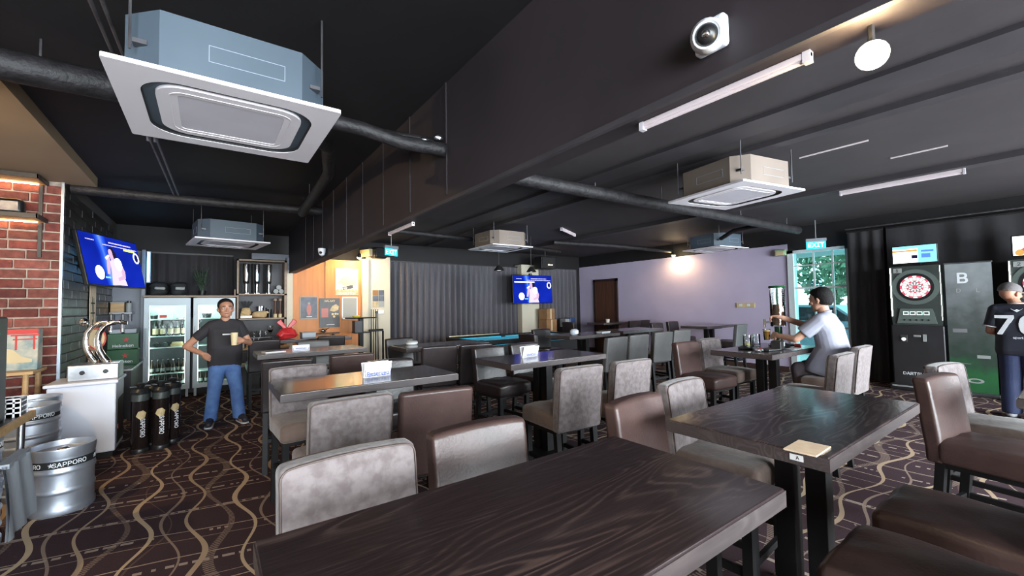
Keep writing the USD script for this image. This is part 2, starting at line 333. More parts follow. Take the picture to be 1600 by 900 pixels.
def wood(name, dark, mid, light, along=(1.5, 7, 7), rough=.30):
    """Dark stained veneer with long, bending grain and cathedral arches."""
    M[name] = usdkit.material(stage, '/World/Looks/'+name, {
        'tc': ('texture_coordinate', {}), 'oi': ('object_info', {}), 'of': ('combine_xyz', {}), 'sc': ('math', {'math_type': 'multiply', 'value2': 13.}), 'va': ('vector_math', {'math_type': 'add'}),
        'mp': ('mapping', {'scale': along}), 'warp': ('noise_texture', {'scale': .55, 'detail': 2., 'distortion': .6}), 'wm': ('math', {'math_type': 'multiply', 'value2': 150.0}), 'sn': ('math', {'math_type': 'sine'}),
        'fine': ('noise_texture', {'scale': 3.5, 'detail': 6., 'roughness': .65}), 'mp2': ('mapping', {'scale': (along[0]*1.5, along[1]*6, along[2]*6)}),
        'amt': ('noise_texture', {'scale': .5, 'detail': 2.}), 'am': ('map_range', {'from_min': .40, 'from_max': .62, 'to_min': .05, 'to_max': .60, 'clamp': True}), 'mul': ('math', {'math_type': 'multiply'}),
        'fm': ('math', {'math_type': 'multiply_add', 'value2': .75, 'value3': -.10}), 'sum': ('math', {'math_type': 'add', 'use_clamp': True}),
        'r': ('rgb_ramp', {'ramp': [(0, dark), (.40, mid), (.95, light), (1, light)]}), 'bp': ('bump', {'strength': .07, 'distance': .003}),
        'pw': ('math', {'math_type': 'power', 'value2': 2.2}), 'hf': ('math', {'math_type': 'multiply_add', 'value2': .5, 'value3': .5}), 'p': ('principled_bsdf', {'roughness': rough, 'coat_weight': .45, 'coat_roughness': .10})},
        [('tc.object', 'va.vector1'), ('oi.random', 'sc.value1'), ('sc.value', 'of.x'), ('sc.value', 'of.z'), ('of.vector', 'va.vector2'), ('va.vector', 'mp.vector'), ('va.vector', 'mp2.vector'),
         ('mp.vector', 'warp.vector'), ('warp.fac', 'wm.value1'), ('wm.value', 'sn.value1'), ('mp2.vector', 'fine.vector'), ('mp.vector', 'amt.vector'), ('amt.fac', 'am.value'), ('sn.value', 'hf.value1'), ('hf.value', 'pw.value1'), ('pw.value', 'mul.value1'), ('am.result', 'mul.value2'),
         ('fine.fac', 'fm.value1'), ('fm.value', 'sum.value1'), ('mul.value', 'sum.value2'), ('sum.value', 'r.fac'), ('r.color', 'p.base_color'), ('sum.value', 'bp.height'), ('bp.normal', 'p.normal')], surface='p.BSDF')
wood('table_wood', (.018, .0118, .0128), (.037, .0245, .0265), (.125, .084, .074), rough=.24)
wood('table_edge', (.040, .029, .029), (.060, .045, .045), (.095, .074, .073), rough=.5)

def carpet():
    """Dark plum carpet, woven with tan waving ribbons, fine cross lines and rows of dashes; laid lengthwise left of X=1.75 and crosswise right of it."""
    N, L = {}, []
    def n(name, kind, **kw): N[name] = (kind, kw); return name
    def math_(name, op, a, b=None, c=None, clamp=False):
        kw = {'math_type': op}
        if clamp: kw['use_clamp'] = True
        for i, x in enumerate((a, b, c)):
            if x is None: continue
            if isinstance(x, str): L.append((x, '%s.value%d' % (name, i+1)))
            else: kw['value%d' % (i+1)] = float(x)
        N[name] = ('math', kw); return name+'.value'
    n('g', 'geometry'); n('s', 'separate_xyz'); L.append(('g.position', 's.vector'))
    side = math_('side', 'greater_than', 's.x', 1.75)
    n('mu', 'mix_float'); L.extend([(side, 'mu.fac'), ('s.x', 'mu.a'), ('s.y', 'mu.b')]); u0 = 'mu.result'
    n('mv', 'mix_float'); L.extend([(side, 'mv.fac'), ('s.y', 'mv.a'), ('s.x', 'mv.b')]); v0 = 'mv.result'
    n('wob', 'noise_texture', scale=.8, detail=1.); L.append(('g.position', 'wob.vector'))
    wob = math_('wobc', 'subtract', 'wob.fac', .5)
    def ribbon(k, spacing, offset, amp, wl, phase, half):
        a = math_(k+'a', 'multiply_add', v0, 2*PI/wl, phase)
        # neighbouring ribbons swing out of step: phase drifts with u
        a2 = math_(k+'a2', 'multiply_add', u0, 1.9, a); s = math_(k+'s', 'sine', a2)
        s3 = math_(k+'s3', 'multiply_add', s, amp, u0); s4 = math_(k+'s4', 'multiply_add', wob, .10, s3)
        x = math_(k+'x', 'multiply_add', s4, 1/spacing, offset+50); fr = math_(k+'f', 'fract', x) if False else math_(k+'f', 'fraction', x)
        d = math_(k+'d', 'subtract', fr, .5); d2 = math_(k+'d2', 'absolute', d); d3 = math_(k+'d3', 'multiply', d2, spacing)
        hw = math_(k+'hw', 'multiply_add', math_(k+'c', 'sine', math_(k+'c0', 'multiply_add', v0, 2*PI/wl*.5, phase*1.7)), half*.35, half)
        return math_(k+'m', 'less_than', d3, hw), d3
    r1, _ = ribbon('r1', .62, .10, .058, 1.02, 0.4, .014)
    r2, _ = ribbon('r2', .62, .60, .058, 1.02, 2.3, .013)
    r3, _ = ribbon('r3', .62, .36, .075, 1.25, 4.0, .024)
    r5, _ = ribbon('r5', .62, .83, .065, 1.15, 5.2, .008)
    r4, _ = ribbon('r4', .93, .83, .10, 1.5, 1.0, .006)
    # ribbed ribbon: cross stripes
    st = math_('st', 'fraction', math_('st0', 'multiply', v0, 42.)); st1 = math_('st1', 'greater_than', st, .42); r3s = math_('ribbed', 'multiply', r3, st1)
    # cross lines, slightly tilted and bowed
    tl = math_('tl', 'multiply_add', math_('tls', 'sine', math_('tl0', 'multiply_add', u0, 1.4, .7)), .07, v0); tl2 = math_('tl2', 'multiply_add', u0, .10, tl); tl3 = math_('tl3', 'multiply_add', wob, .22, tl2)
    def line(k, spacing, off, half):
        x = math_(k+'x', 'multiply_add', tl3, 1/spacing, off+50); d = math_(k+'d', 'subtract', math_(k+'f', 'fraction', x), .5)
        return math_(k+'m', 'less_than', math_(k+'w', 'multiply', math_(k+'ab', 'absolute', d), spacing), half), math_(k+'fl', 'floor', x)
    l1, _ = line('l1', .37, .2, .0058); l2, _ = line('l2', .53, .55, .0045)
    d1, row = line('d1', .43, .72, .015)
    n('wn', 'white_noise_texture', dimensions='2D'); n('wc', 'combine_xyz'); L.extend([(math_('wq', 'floor', math_('wq0', 'multiply', u0, 46.)), 'wc.x'), (row, 'wc.y'), ('wc.vector', 'wn.vector')])
    n('wn2', 'noise_texture', scale=2.2, detail=0.); L.append(('g.position', 'wn2.vector'))
    dm = math_('dm', 'multiply', math_('dmx', 'multiply', d1, math_('dk', 'greater_than', 'wn.value', .45)), math_('dk2', 'greater_than', 'wn2.fac', .32))
    def mx(name, fac, a, b):
        b = tuple(x*k for x, k in zip(b, (1.05, 1.0, 1.0))); kw = {}
        if not isinstance(a, str): kw['a'] = a
        else: L.append((a, name+'.a'))
        kw['b'] = b; N[name] = ('mix_color', kw); L.append((fac, name+'.fac')); return name+'.result'
    n('pile', 'noise_texture', scale=160., detail=2.); L.append(('g.position', 'pile.vector'))
    n('base', 'rgb_ramp', ramp=[(0, (.026, .0155, .0185)), (1, (.088, .056, .063))]); L.append(('pile.fac', 'base.fac'))
    c = mx('m4', r4, 'base.color', (.11, .075, .066)); c = mx('m5', r5, c, (.26, .20, .16)); c = mx('m3', r3s, c, (.21, .16, .13)); c = mx('ml2', l2, c, (.22, .17, .14)); c = mx('ml1', l1, c, (.34, .27, .21))
    c = mx('md', dm, c, (.33, .27, .23)); c = mx('mr2', r2, c, (.38, .29, .20)); c = mx('mr1', r1, c, (.47, .37, .25))
    n('bp', 'bump', strength=.35, distance=.004); L.append(('pile.fac', 'bp.height'))
    n('p', 'principled_bsdf', roughness=1.0, specular_ior_level=.04); L.extend([(c, 'p.base_color'), ('bp.normal', 'p.normal')])
    M['carpet'] = usdkit.material(stage, '/World/Looks/carpet', N, L, surface='p.BSDF')
carpet()
# ================================================================ the room
XL, XR, YB, YF, ZC = -4.0, 10.30, 10.30, -3.2, 3.13
BX, BY = -1.35, 6.80                                    # the corner of the brick pier
struct('floor', MB().b(XL-.2, XR+.2, YF-.2, YB+.2, -.12, 0), 'carpet')
struct('ceiling', MB().b(XL-.2, 1.40, YF-.2, YB+.2, ZC, ZC+.12), 'black_paint')
struct('ceiling_right', MB().b(1.40, XR+.2, YF-.2, YB+.2, ZC, ZC+.12), 'charcoal_paint')
# back wall: black above, dark behind curtains
struct('wall_back', MB().b(XL, XR+.2, YB, YB+.15, 0, ZC), 'black_paint')
struct('wall_left', MB().b(XL-.15, XL, YF, YB, 0, ZC), 'cream_wall')
# right wall with the door opening (y 2.82..3.90) and the darts wall
DY0, DY1, DZ = 2.82, 3.90, 2.62
struct('wall_right', MB().b(XR, XR+.15, DY1, YB, 0, 2.78), 'lilac_wall')
struct('wall_right_upper', MB().b(XR, XR+.15, YF, YB, 2.78, ZC).b(XR, XR+.15, DY0, DY1, DZ, 2.78).b(XR, XR+.15, YF, DY0, 0, 2.78), 'black_paint')
struct('baseboard_right', MB().b(XR-.018, XR, DY1+.06, 8.62, 0, .10).b(XR-.018, XR, 9.62, YB-.3, 0, .10), 'skirting')
# the glazed front behind the camera, where the daylight comes in
fr = MB().b(XL, XR, YF-.12, YF, 0, .45).b(XL, XR, YF-.12, YF, 2.55, ZC)
edges = [XL, -2.6, .6, 1.0, 4.6, 5.0, 9.6, XR]
for a, b_ in ((0, 1), (2, 3), (4, 5), (6, 7)): fr.b(edges[a], edges[b_], YF-.12, YF, .45, 2.55)
struct('wall_front', fr, 'black_paint')
for k, (x0, x1) in enumerate(((-2.6, .6), (1.0, 4.6), (5.0, 9.6))):
    w = sthing('window_%d' % (k+1)); n = int(round((x1-x0)/1.1)); f = MB()
    for i in range(n+1): f.b(x0+(x1-x0)*i/n-.025, x0+(x1-x0)*i/n+.025, YF-.09, YF-.03, .45, 2.55)
    for z in (.45, 2.50): f.b(x0, x1, YF-.09, YF-.03, z, z+.05)
    obj('window_frame', f, 'white_frame', w, False); obj('glass_pane', MB().b(x0, x1, YF-.065, YF-.057, .5, 2.5), 'window_glass', w, False)
# header beam that divides the ceiling, with a steel angle along its foot
HX, HZ = 1.35, 2.28
hb = sthing('ceiling_beam')
obj('beam_face', MB().b(HX, HX+.13, YF, 9.80, HZ+.02, ZC), 'black_beam', hb, False)
obj('beam_foot', MB().b(HX+.01, HX+.13, YF, 9.78, HZ, HZ+.02), 'black_beam', hb, False)
obj('beam_angle', MB().b(HX-.005, HX+.018, YF, 9.78, HZ-.004, HZ+.02), 'track_grey', hb, False)
for i in range(9):
    obj('beam_rib', MB().b(HX-.008, HX, 2.62+i*.66, 2.642+i*.66, HZ+.05, ZC), 'black_beam', hb, False)
# ceiling downstands on the right
for x, w, d in ((3.95, .34, .035), (4.55, .14, .05), (7.15, .20, .07)):
    struct('ceiling_beam', MB().b(x-w/2, x+w/2, YF, 9.9, ZC-d, ZC), 'track_grey')
# soffit over the brick pier
struct('ceiling_soffit', MB().b(XL, -1.08, -1.0, BY+.06, 3.02, ZC), 'soffit')

# ---- brick pier, brick by brick
bw = sthing('wall_brick'); obj('mortar_bed', MB().b(XL, BX-.012, BY+.012, BY+.12, 0, 3.02), 'mortar', bw, False)
CH, BL = .106, .262
rb = random.Random(3)
for i in range(28):
    z0 = .02+i*CH
    x = BX; k = 0
    while x > -2.75:
        ln = BL*(.5 if (k == 0 and i % 2) else 1)*(1+rb.uniform(-.05, .05))
        if rb.random() < .12: ln *= .6
        x0 = max(x-ln, -2.8)
        h = CH-.016; d = rb.uniform(-.006, .006)
        m = rbox_mesh((x-x0-.014, .05, h+rb.uniform(-.006, .003)), .006, 1); m.apply_translation(((x+x0)/2-.004, BY+.018+d, z0+h/2))
        obj('brick', m, 'brick_a' if rb.random() < .6 else 'brick_b', bw, 30); x = x0; k += 1
# dark tiled return of the pier
dw = sthing('wall_dark_brick'); obj('mortar_bed', MB().b(BX-.11, BX-.010, BY+.05, YB, 0, ZC), 'dark_mortar', dw, False)
for i in range(28):
    y = BY+.07
    k = 0
    while y < 9.85:
        ln = .40*(.5 if (k == 0 and i % 2) else 1); y1 = min(y+ln, 9.9); h = CH-.012
        m = rbox_mesh((.03, y1-y-.012, h), .004, 1); m.apply_translation((BX-.008+rb.uniform(-.003, .003), (y+y1)/2, .02+i*CH+h/2))
        obj('brick', m, 'dark_brick', dw, 30); y = y1; k += 1
struct('trim_1', MB().b(BX-.012, BX+.014, BY-.014, BY+.02, 0, 3.02), 'metal_trim')
# ---- back of the bar: grey panel, pillar, orange partition, cream wall
struct('wall_bar_panel', MB().b(BX, -.90, 9.90, 9.98, 0, 2.62).b(-.95, -.90, 9.72, 9.98, 0, 2.62), 'grey_panel')
struct('wall_bar_back', MB().b(-.9, 1.33, 10.02, 10.08, 0, 1.40), 'cabinet_dark')
struct('pillar_bar', MB().b(1.31, 1.42, 9.74, 10.0, 0, 2.34), 'cream_wall')
struct('trim_2', MB().b(1.30, 1.43, 9.73, 10.0, 2.34, 2.60).b(.70, 2.03, 9.90, 9.96, 2.56, 2.68), 'grey_panel')
struct('wall_orange_partition', MB().b(1.42, 2.08, 9.90, 9.96, 0, 2.56).b(2.08, 2.85, 9.88, 9.95, 0, 2.62), 'orange_wood')
struct('wall_cream', MB().b(2.85, 2.99, 9.80, 10.0, 0, 2.66).b(2.99, 3.55, 9.93, 10.0, 0, 2.74), 'cream_wall')
struct('pillar_curtain', MB().b(7.52, 8.18, 9.92, 10.25, 0, 2.74), 'cream_wall')
# ---- brown door in the lilac wall
d = sthing('door_1')
obj('door_leaf', MB().b(XR-.035, XR-.005, 8.72, 9.54, .01, 2.24), 'brown_door', d, False)
obj('door_frame', MB().b(XR-.05, XR, 8.64, 8.72, 0, 2.32).b(XR-.05, XR, 9.54, 9.62, 0, 2.32).b(XR-.05, XR, 8.64, 9.62, 2.24, 2.32), 'dark_frame', d, False)
obj('door_handle', MB().cyl((XR-.035, 8.80, 1.02), (XR-.09, 8.80, 1.02), .010, 8).cyl((XR-.09, 8.80, 1.02), (XR-.09, 8.92, 1.02), .009, 8), 'steel', d)
# ---- glazed side door with white bars
d = sthing('door_2'); X0 = XR+.03
obj('door_frame', MB().b(XR-.04, XR+.15, DY1-.11, DY1, 0, DZ).b(XR-.04, XR+.15, DY0, DY0+.05, 0, DZ).b(XR-.04, XR+.15, DY0, DY1, DZ-.06, DZ).b(XR-.02, XR+.15, DY0, DY1, 0, .03), 'white_frame', d, False)
ys = [DY0+.05, 3.10, 3.43, DY1-.11]; zs = [.03, .42, .97, 1.81, 2.36, DZ-.06]
bars = MB()
for y in ys[1:-1]: bars.b(X0-.015, X0+.02, y-.016, y+.016, .03, DZ-.06)
for z in zs[1:-2]: bars.b(X0-.02, X0+.025, ys[0], ys[-1], z-.02, z+.02)
obj('glazing_bar', bars, 'white_frame', d, False)
for i in range(3):
    for j in range(len(zs)-1): obj('glass_pane', MB().b(X0, X0+.006, ys[i], ys[i+1], zs[j], zs[j+1]), 'door_glass', d, False)
obj('cross_rail', MB().cyl((X0-.03, ys[0], 2.30), (X0-.03, ys[-1]+.06, 2.28), .011, 8), 'batten_white', d)
# outside the door: terrace, low wall, trees, a parked car
struct('terrace', MB().b(XR+.15, 40, -14, 22, -.16, -.04), 'pavement')
struct('terrace_wall', MB().b(17.0, 17.2, -14, 22, -.04, .55), 'white_frame')
struct('canopy', MB().b(XR+.15, 13.4, -3, 9, 2.72, 2.86).b(13.1, 13.25, 2.05, 2.2, -.04, 2.72).b(13.1, 13.25, 5.0, 5.15, -.04, 2.72), 'pavement')
def tree(loc, h, r, seed, label):
    t = thing('garden_tree', label, 'tree', loc, 0, 'trees outside the glass door'); rg = np.random.default_rng(seed)
    tk = MB().cyl((0, 0, 0), (.1, .05, h*.5), .13, 8, .07)
    for k in range(5): a = rg.uniform(0, 6.3); tk.cyl((.08, .04, h*.4), (math.cos(a)*r*.5, math.sin(a)*r*.5, h*.72), .05, 6, .02)
    obj('trunk', tk, 'trunk', t)
    n = 1500; u = rg.normal(size=(n, 3)); u /= np.linalg.norm(u, axis=1, keepdims=True); rad = rg.uniform(.35, 1, n)**.5
    c = u*rad[:, None]*[r, r, h*.36]+[0, 0, h*.62]; c += (meshkit.noise(c*1.3, seed)[:, None]-.5)*.5
    a = rg.normal(size=(n, 3)); a /= np.linalg.norm(a, axis=1, keepdims=True); b_ = np.cross(a, rg.normal(size=(n, 3))); b_ /= np.linalg.norm(b_, axis=1, keepdims=True)
    s = rg.uniform(.10, .22, n)[:, None]; V = np.stack([c-a*s, c+b_*s*.45, c+a*s, c-b_*s*.45], 1).reshape(-1, 3); i = np.arange(n)*4
    F = np.vstack([np.stack([i, i+1, i+2], 1), np.stack([i, i+2, i+3], 1)])
    obj('foliage', trimesh.Trimesh(V, F, process=False), 'leaf', t, False, kind='stuff')
tree((19.6, 8.6, -.04), 6.0, 1.6, 1, 'leafy green tree seen through the upper left panes of the glass door')
tree((20.0, 4.9, -.04), 5.2, 1.6, 2, 'leafy green tree seen through the middle panes of the glass door')
tree((18.9, 12.3, -.04), 4.4, 1.7, 3, 'bushy tree at the far left behind the glass door')
tree((23.4, 6.9, -.04), 5.4, 1.7, 4, 'low green tree behind the silver car outside the glass door')
car = thing('parked_car', 'pale silver car parked outside beyond the glass door', 'car', (15.0, 4.9, -.04), 96)
body = MB().prism(sg.Polygon([(-2, .25), (-2.05, .65), (-1.9, .85), (-1.1, .95), (-.55, 1.42), (.75, 1.45), (1.45, 1.0), (2.0, .86), (2.1, .5), (2.05, .25)]), -.8, .8, FRONT)
obj('car_body', body, 'silver_car', car, 30); obj('windscreen', MB().prism(sg.Polygon([(-1.0, .98), (-.52, 1.36), (.72, 1.39), (1.32, 1.02)]), -.81, .81, FRONT), 'black_plastic', car, 30)
for x in (-1.3, 1.3):
    for y in (-.82, .66): obj('wheel', MB().cyl((x, y, .31), (x, y+.16, .31), .31, 18), 'black_matte', car)

# ---------------------------------------------------------------- curtains
def curtain(x0, x1, y, z0, z1, name, label, mat, pleat=.135, amp=.05, axis='x', seed=0, group=None):
    rg = np.random.default_rng(seed); n = int((x1-x0)/pleat*12); s = np.linspace(0, 1, n); zz = np.linspace(0, 1, 14)
    ph = s*(x1-x0)/pleat*2*PI+np.cumsum(rg.normal(0, .05, n)); S, Z = np.meshgrid(s, zz, indexing='ij')
    amp = amp*(1+.35*np.sin(S*(x1-x0)*3.7+seed))
    amp_z = amp*(.30+.70*np.minimum(1, (1-Z)*6+.12)); P = np.broadcast_to(ph[:, None], S.shape)+.35*np.sin(Z*3+S*9)*(1-Z)
    off = np.sin(P)*amp_z+.25*amp*np.sin(P*2.1+1)*(1-Z); along = x0+S*(x1-x0)+.3*amp*np.cos(P)*(1-Z)
    zc = z0+Z*(z1-z0); V = np.stack([along, y+off, zc] if axis == 'x' else [y+off, along, zc], -1)
    idx = np.arange(V.shape[0]*V.shape[1]).reshape(V.shape[:2]); q = np.stack([idx[:-1, :-1], idx[1:, :-1], idx[1:, 1:], idx[:-1, 1:]], -1).reshape(-1, 4)
    m = trimesh.Trimesh(V.reshape(-1, 3), np.vstack([q[:, [0, 1, 2]], q[:, [0, 2, 3]]]), process=False)
    t = thing(name, label, 'curtain', group=group); obj('pleated_cloth', m, mat, t, True)
    rail = MB().b(x0, x1, y-.015, y+.015, z1, z1+.03) if axis == 'x' else MB().b(y-.015, y+.015, x0, x1, z1, z1+.03)
    obj('curtain_rail', rail, 'black_metal', t, False); return t
curtain(3.60, 7.52, 10.12, .02, 2.66, 'pleated_curtain', 'long grey pleated curtain across the back wall behind the pool table', 'curtain_grey', pleat=.165, amp=.062, seed=1)
curtain(8.25, 9.98, 10.12, .02, 2.68, 'pleated_curtain', 'narrow grey pleated curtain in the corner right of the television pillar', 'curtain_grey', pleat=.165, amp=.062, seed=2)
curtain(-.88, .40, 10.245, .02, 2.62, 'pleated_curtain', 'dark curtain hanging above the two drinks coolers', 'curtain_black', pleat=.16, amp=.03, seed=3)
curtain(2.25, 2.80, 10.16, .02, 2.84, 'pleated_curtain', 'black curtain gathered between the glass door and the first dart machine', 'curtain_black', pleat=.18, amp=.032, axis='y', seed=4)
curtain(-2.9, 2.22, 10.20, .02, 2.84, 'pleated_curtain', 'black curtain covering the wall behind both dart machines', 'curtain_black', pleat=.42, amp=.018, axis='y', seed=5)
t = thing('curtain_pole', 'thin grey conduit running along the top of the black curtain by the dart machines', 'pipe'); obj('pipe_run', MB().cyl((10.02, -2.5, 2.90), (10.02, 2.78, 2.90), .014, 8), 'galv', t)

# ================================================================ ceiling services
def cassette(body_mat='ac_body'):
    t = thing('ceiling_air_conditioner', 'x', 'air conditioner', group='ceiling cassette air conditioners')
    S = .475
    ring = sg.box(-S, -S, S, S).buffer(-.012).buffer(.012).difference(rrect(.745, .745, .17, 8))
    m = prism_mesh(ring, 0, .020)
    obj('panel_frame', m, 'ac_white', t, 30)
    obj('air_slot', MB().prism(rrect(.76, .76, .17, 8), .05, .058).prism(rrect(.7445, .7445, .17, 8).difference(rrect(.734, .734, .165, 8)), .003, .051), 'ac_dark', t, 30)
    inner = MB().prism(rrect(.640, .640, .13, 8).difference(rrect(.47, .47, .03, 4)), .004, .03).prism(rrect(.54, .54, .07, 8).difference(rrect(.53, .53, .066, 8)), .0015, .0045)
    obj('intake_panel', inner, 'ac_white', t, 30)
    obj('intake_grille', MB().prism(rrect(.47, .47, .03, 4), .007, .03), 'ac_grille', t, 30)
    for k in range(4):
        obj('air_flap', MB().rbox((0, .338, .018), (.42, .018, .012), .004).add(trimesh.creation.box((.001,)*3), t=(0, .338, .018)).mesh().apply_translation((0, .008, .012)).apply_transform(rot('z', 90*k)), 'ac_grille', t)
    c = .42; k = .13
    oct_ = sg.Polygon([(-c+k, -c), (c-k, -c), (c, -c+k), (c, c-k), (c-k, c), (-c+k, c), (-c, c-k), (-c, -c+k)])
    obj('casing', MB().prism(oct_, .020, .30), body_mat, t, False)
    mk = MB()
    for a in (0, 90, 180, 270):
        R = rot('z', a); fr_ = sg.box(-.16, .12, .16, .20); fr_ = fr_.difference(fr_.buffer(-.0028))
        mk.prism(fr_, 0, .002, FRONT, R, t=tuple((R[:3, :3] @ np.array([.05, -c-.0005, 0]))))
    obj('casing_mark', mk, 'ac_mark', t, False)
    for sx, sy in ((-1, -1), (1, -1), (1, 1), (-1, 1)):
        p = np.array([sx*(c-.04), sy*(c-.04)]); 
        br = MB().box((p[0]-sx*.02, p[1]-sy*.02, .15), (.05, .05, .02)); obj('hanging_bracket', br, 'galv', t, False)
        obj('hanger_rod', MB().cyl((p[0]+sx*.012, p[1]+sy*.012, .10), (p[0]+sx*.012, p[1]+sy*.012, .62), .006, 6), 'galv', t)
    return t
AC_A = Proto(cassette()); AC_B = Proto(cassette('ac_body_buff'))
AC_A.put((.10, 2.82, 2.60), 0, 'large white cassette air conditioner with blue-grey casing hanging at upper left, nearest the viewer')
AC_A.put((.24, 7.85, 2.56), 8, 'small-looking white cassette air conditioner hanging in front of the drinks coolers')
AC_B.put((4.63, 2.26, 2.68), -11, 'white cassette air conditioner with buff casing hanging under the right-hand ceiling')
AC_B.put((4.76, 6.97, 2.68), -1, 'white cassette air conditioner with buff casing hanging before the grey curtain')
AC_A.put((9.02, 4.84, 2.68), -8, 'white cassette air conditioner hanging beside the warm lamp at the lilac wall')
def pipe(name, label, pts, r, mat='pipe_black', clips=(), n=10, tape=()):
    t = thing(name, label, 'pipe'); p = np.array(pts, float)
    dense = np.vstack([np.linspace(p[i], p[i+1], 10, endpoint=False) for i in range(len(p)-1)]+[p[-1:]])
    rr = r*(1+.12*(meshkit.noise(dense*6, 5)-.5)); obj('pipe_run', MB().tube(dense, rr, n), mat, t, True)
    for c in tape: obj('silver_tape', MB().sphere(c, .030, (1.3, .8, .8), 2), 'foil', t, True)
    for c in clips: c = np.array(c, float); obj('hanger_rod', MB().cyl(c, (c[0], c[1], ZC), .006, 6), 'galv', t)
    return t
pipe('insulated_pipe', 'thick black insulated pipe crossing the right ceiling behind the buff air conditioner', [(1.50, 3.45, 2.86), (3.2, 3.42, 2.86), (5.2, 3.40, 2.88), (9.4, 3.36, 2.92)], .075, clips=((5.0, 3.4, 2.93), (7.2, 3.4, 2.95), (9.0, 3.4, 2.97)))
pipe('insulated_pipe', 'black insulated pipe beside the thick one crossing the right ceiling', [(1.50, 3.75, 2.98), (3.2, 3.70, 2.98), (5.0, 3.66, 2.96), (8.8, 3.62, 3.0)], .05, clips=((4.0, 3.68, 3.0),))
pipe('insulated_pipe', 'black insulated pipe running from the large air conditioner to the dark beam', [(.54, 2.80, 2.74), (.80, 2.74, 2.71), (1.05, 2.70, 2.66), (1.34, 2.62, 2.64)], .045, tape=((1.20, 2.655, 2.69), (1.29, 2.625, 2.72)))
pipe('insulated_pipe', 'second wrapped pipe from the large air conditioner to the dark beam', [(.54, 2.96, 2.80), (.9, 2.92, 2.78), (1.34, 2.82, 2.76)], .035, 'pipe_black')
pipe('insulated_pipe', 'dark pipe crossing the left ceiling above the far air conditioner', [(-1.3, 6.9, 2.98), (.2, 6.75, 2.97), (1.34, 6.6, 2.97)], .06)
pipe('insulated_pipe', 'big dark wrapped pipe at the far upper left above the soffit edge', [(-3.0, 3.3, 2.86), (-1.2, 3.42, 2.90), (-.45, 3.56, 2.96)], .085, clips=((-.8, 3.5, 2.95), (-2.2, 3.35, 2.88)))
pipe('insulated_pipe', 'dark pipe dropping from the large air conditioner toward the back of the room', [(.62, 3.34, 2.80), (.80, 3.7, 2.90), (1.0, 4.6, 2.94), (1.05, 6.45, 2.88)], .055, clips=((1.0, 4.6, 2.96), (1.03, 5.8, 2.93)))
pipe('insulated_pipe', 'dark pipe looping down to the air conditioner by the lilac wall', [(8.2, 3.5, 2.94), (8.35, 4.1, 2.93), (8.55, 4.45, 2.84)], .04)
pipe('insulated_pipe', 'black pipe along the far ceiling toward the warm lamp', [(6.4, 7.2, 2.96), (8.0, 6.9, 2.96), (9.9, 6.5, 2.90)], .05)
pipe('insulated_pipe', 'dark pipe along the far ceiling above the hanging television', [(1.5, 7.4, 2.95), (4.3, 7.75, 2.97), (7.6, 8.3, 2.95)], .045)
for k, (dx, lab) in enumerate(((0, 'thin metal conduit running lengthwise above the large air conditioner'), (.045, 'second thin conduit right of its twin above the large air conditioner'))):
    t = thing('ceiling_conduit', lab, 'conduit', group='lengthwise conduits'); obj('pipe_run', MB().cyl((-.49+dx, 1.2, 2.98), (-.36+dx, 6.6, 2.98), .010, 8), 'galv', t)
    obj('pipe_clip', MB().box((-.46+dx, 2.2, 3.0), (.03, .02, .05)).box((-.42+dx, 4.6, 3.0), (.03, .02, .05)), 'galv', t, False)
# unlit tube battens
def batten(loc, rz, L, label, k=1.0):
    t = thing('tube_batten', label, 'light fitting', loc, rz, 'tube light battens')
    obj('batten_body', MB().rbox((0, 0, -.011*k), (.024*k, L, .022*k), .005), 'batten_white', t); obj('tube', MB().cyl((0, -L/2+.02, -.024*k), (0, L/2-.02, -.024*k), .008*k, 10), 'batten_white', t)
    for s in (-1, 1): obj('end_holder', MB().box((0, s*(L/2-.01), -.016*k), (.026*k, .02, .034*k)), 'ac_grille', t, False)
batten((1.425, .755, HZ), 0, .60, 'white tube light batten under the dark beam, nearest to the dome camera')
batten((7.15, 1.42, ZC-.07), 1.0, 1.20, 'white tube light batten under the ceiling strip above the dart machines', 2.0)
batten((1.43, 3.72, HZ), 0, .60, 'short tube light batten under the far part of the dark beam')
batten((6.3, 6.6, ZC), -62, .9, 'white tube light batten by the pipes above the pool table', 2.0)
for k, (x, y, L) in enumerate(((6.2, 1.05, .45), (7.2, .52, .28), (5.3, 1.55, .6))):
    t = thing('ceiling_track', ('thin white strip on the right ceiling between the two long battens', 'short white strip on the right ceiling at the frame edge', 'faint pale strip on the ceiling right of the buff air conditioner')[k], 'ceiling strip')
    obj('strip', MB().b(x-.008, x+.008, y-L/2, y+L/2, ZC-.012, ZC), 'batten_white', t, False)
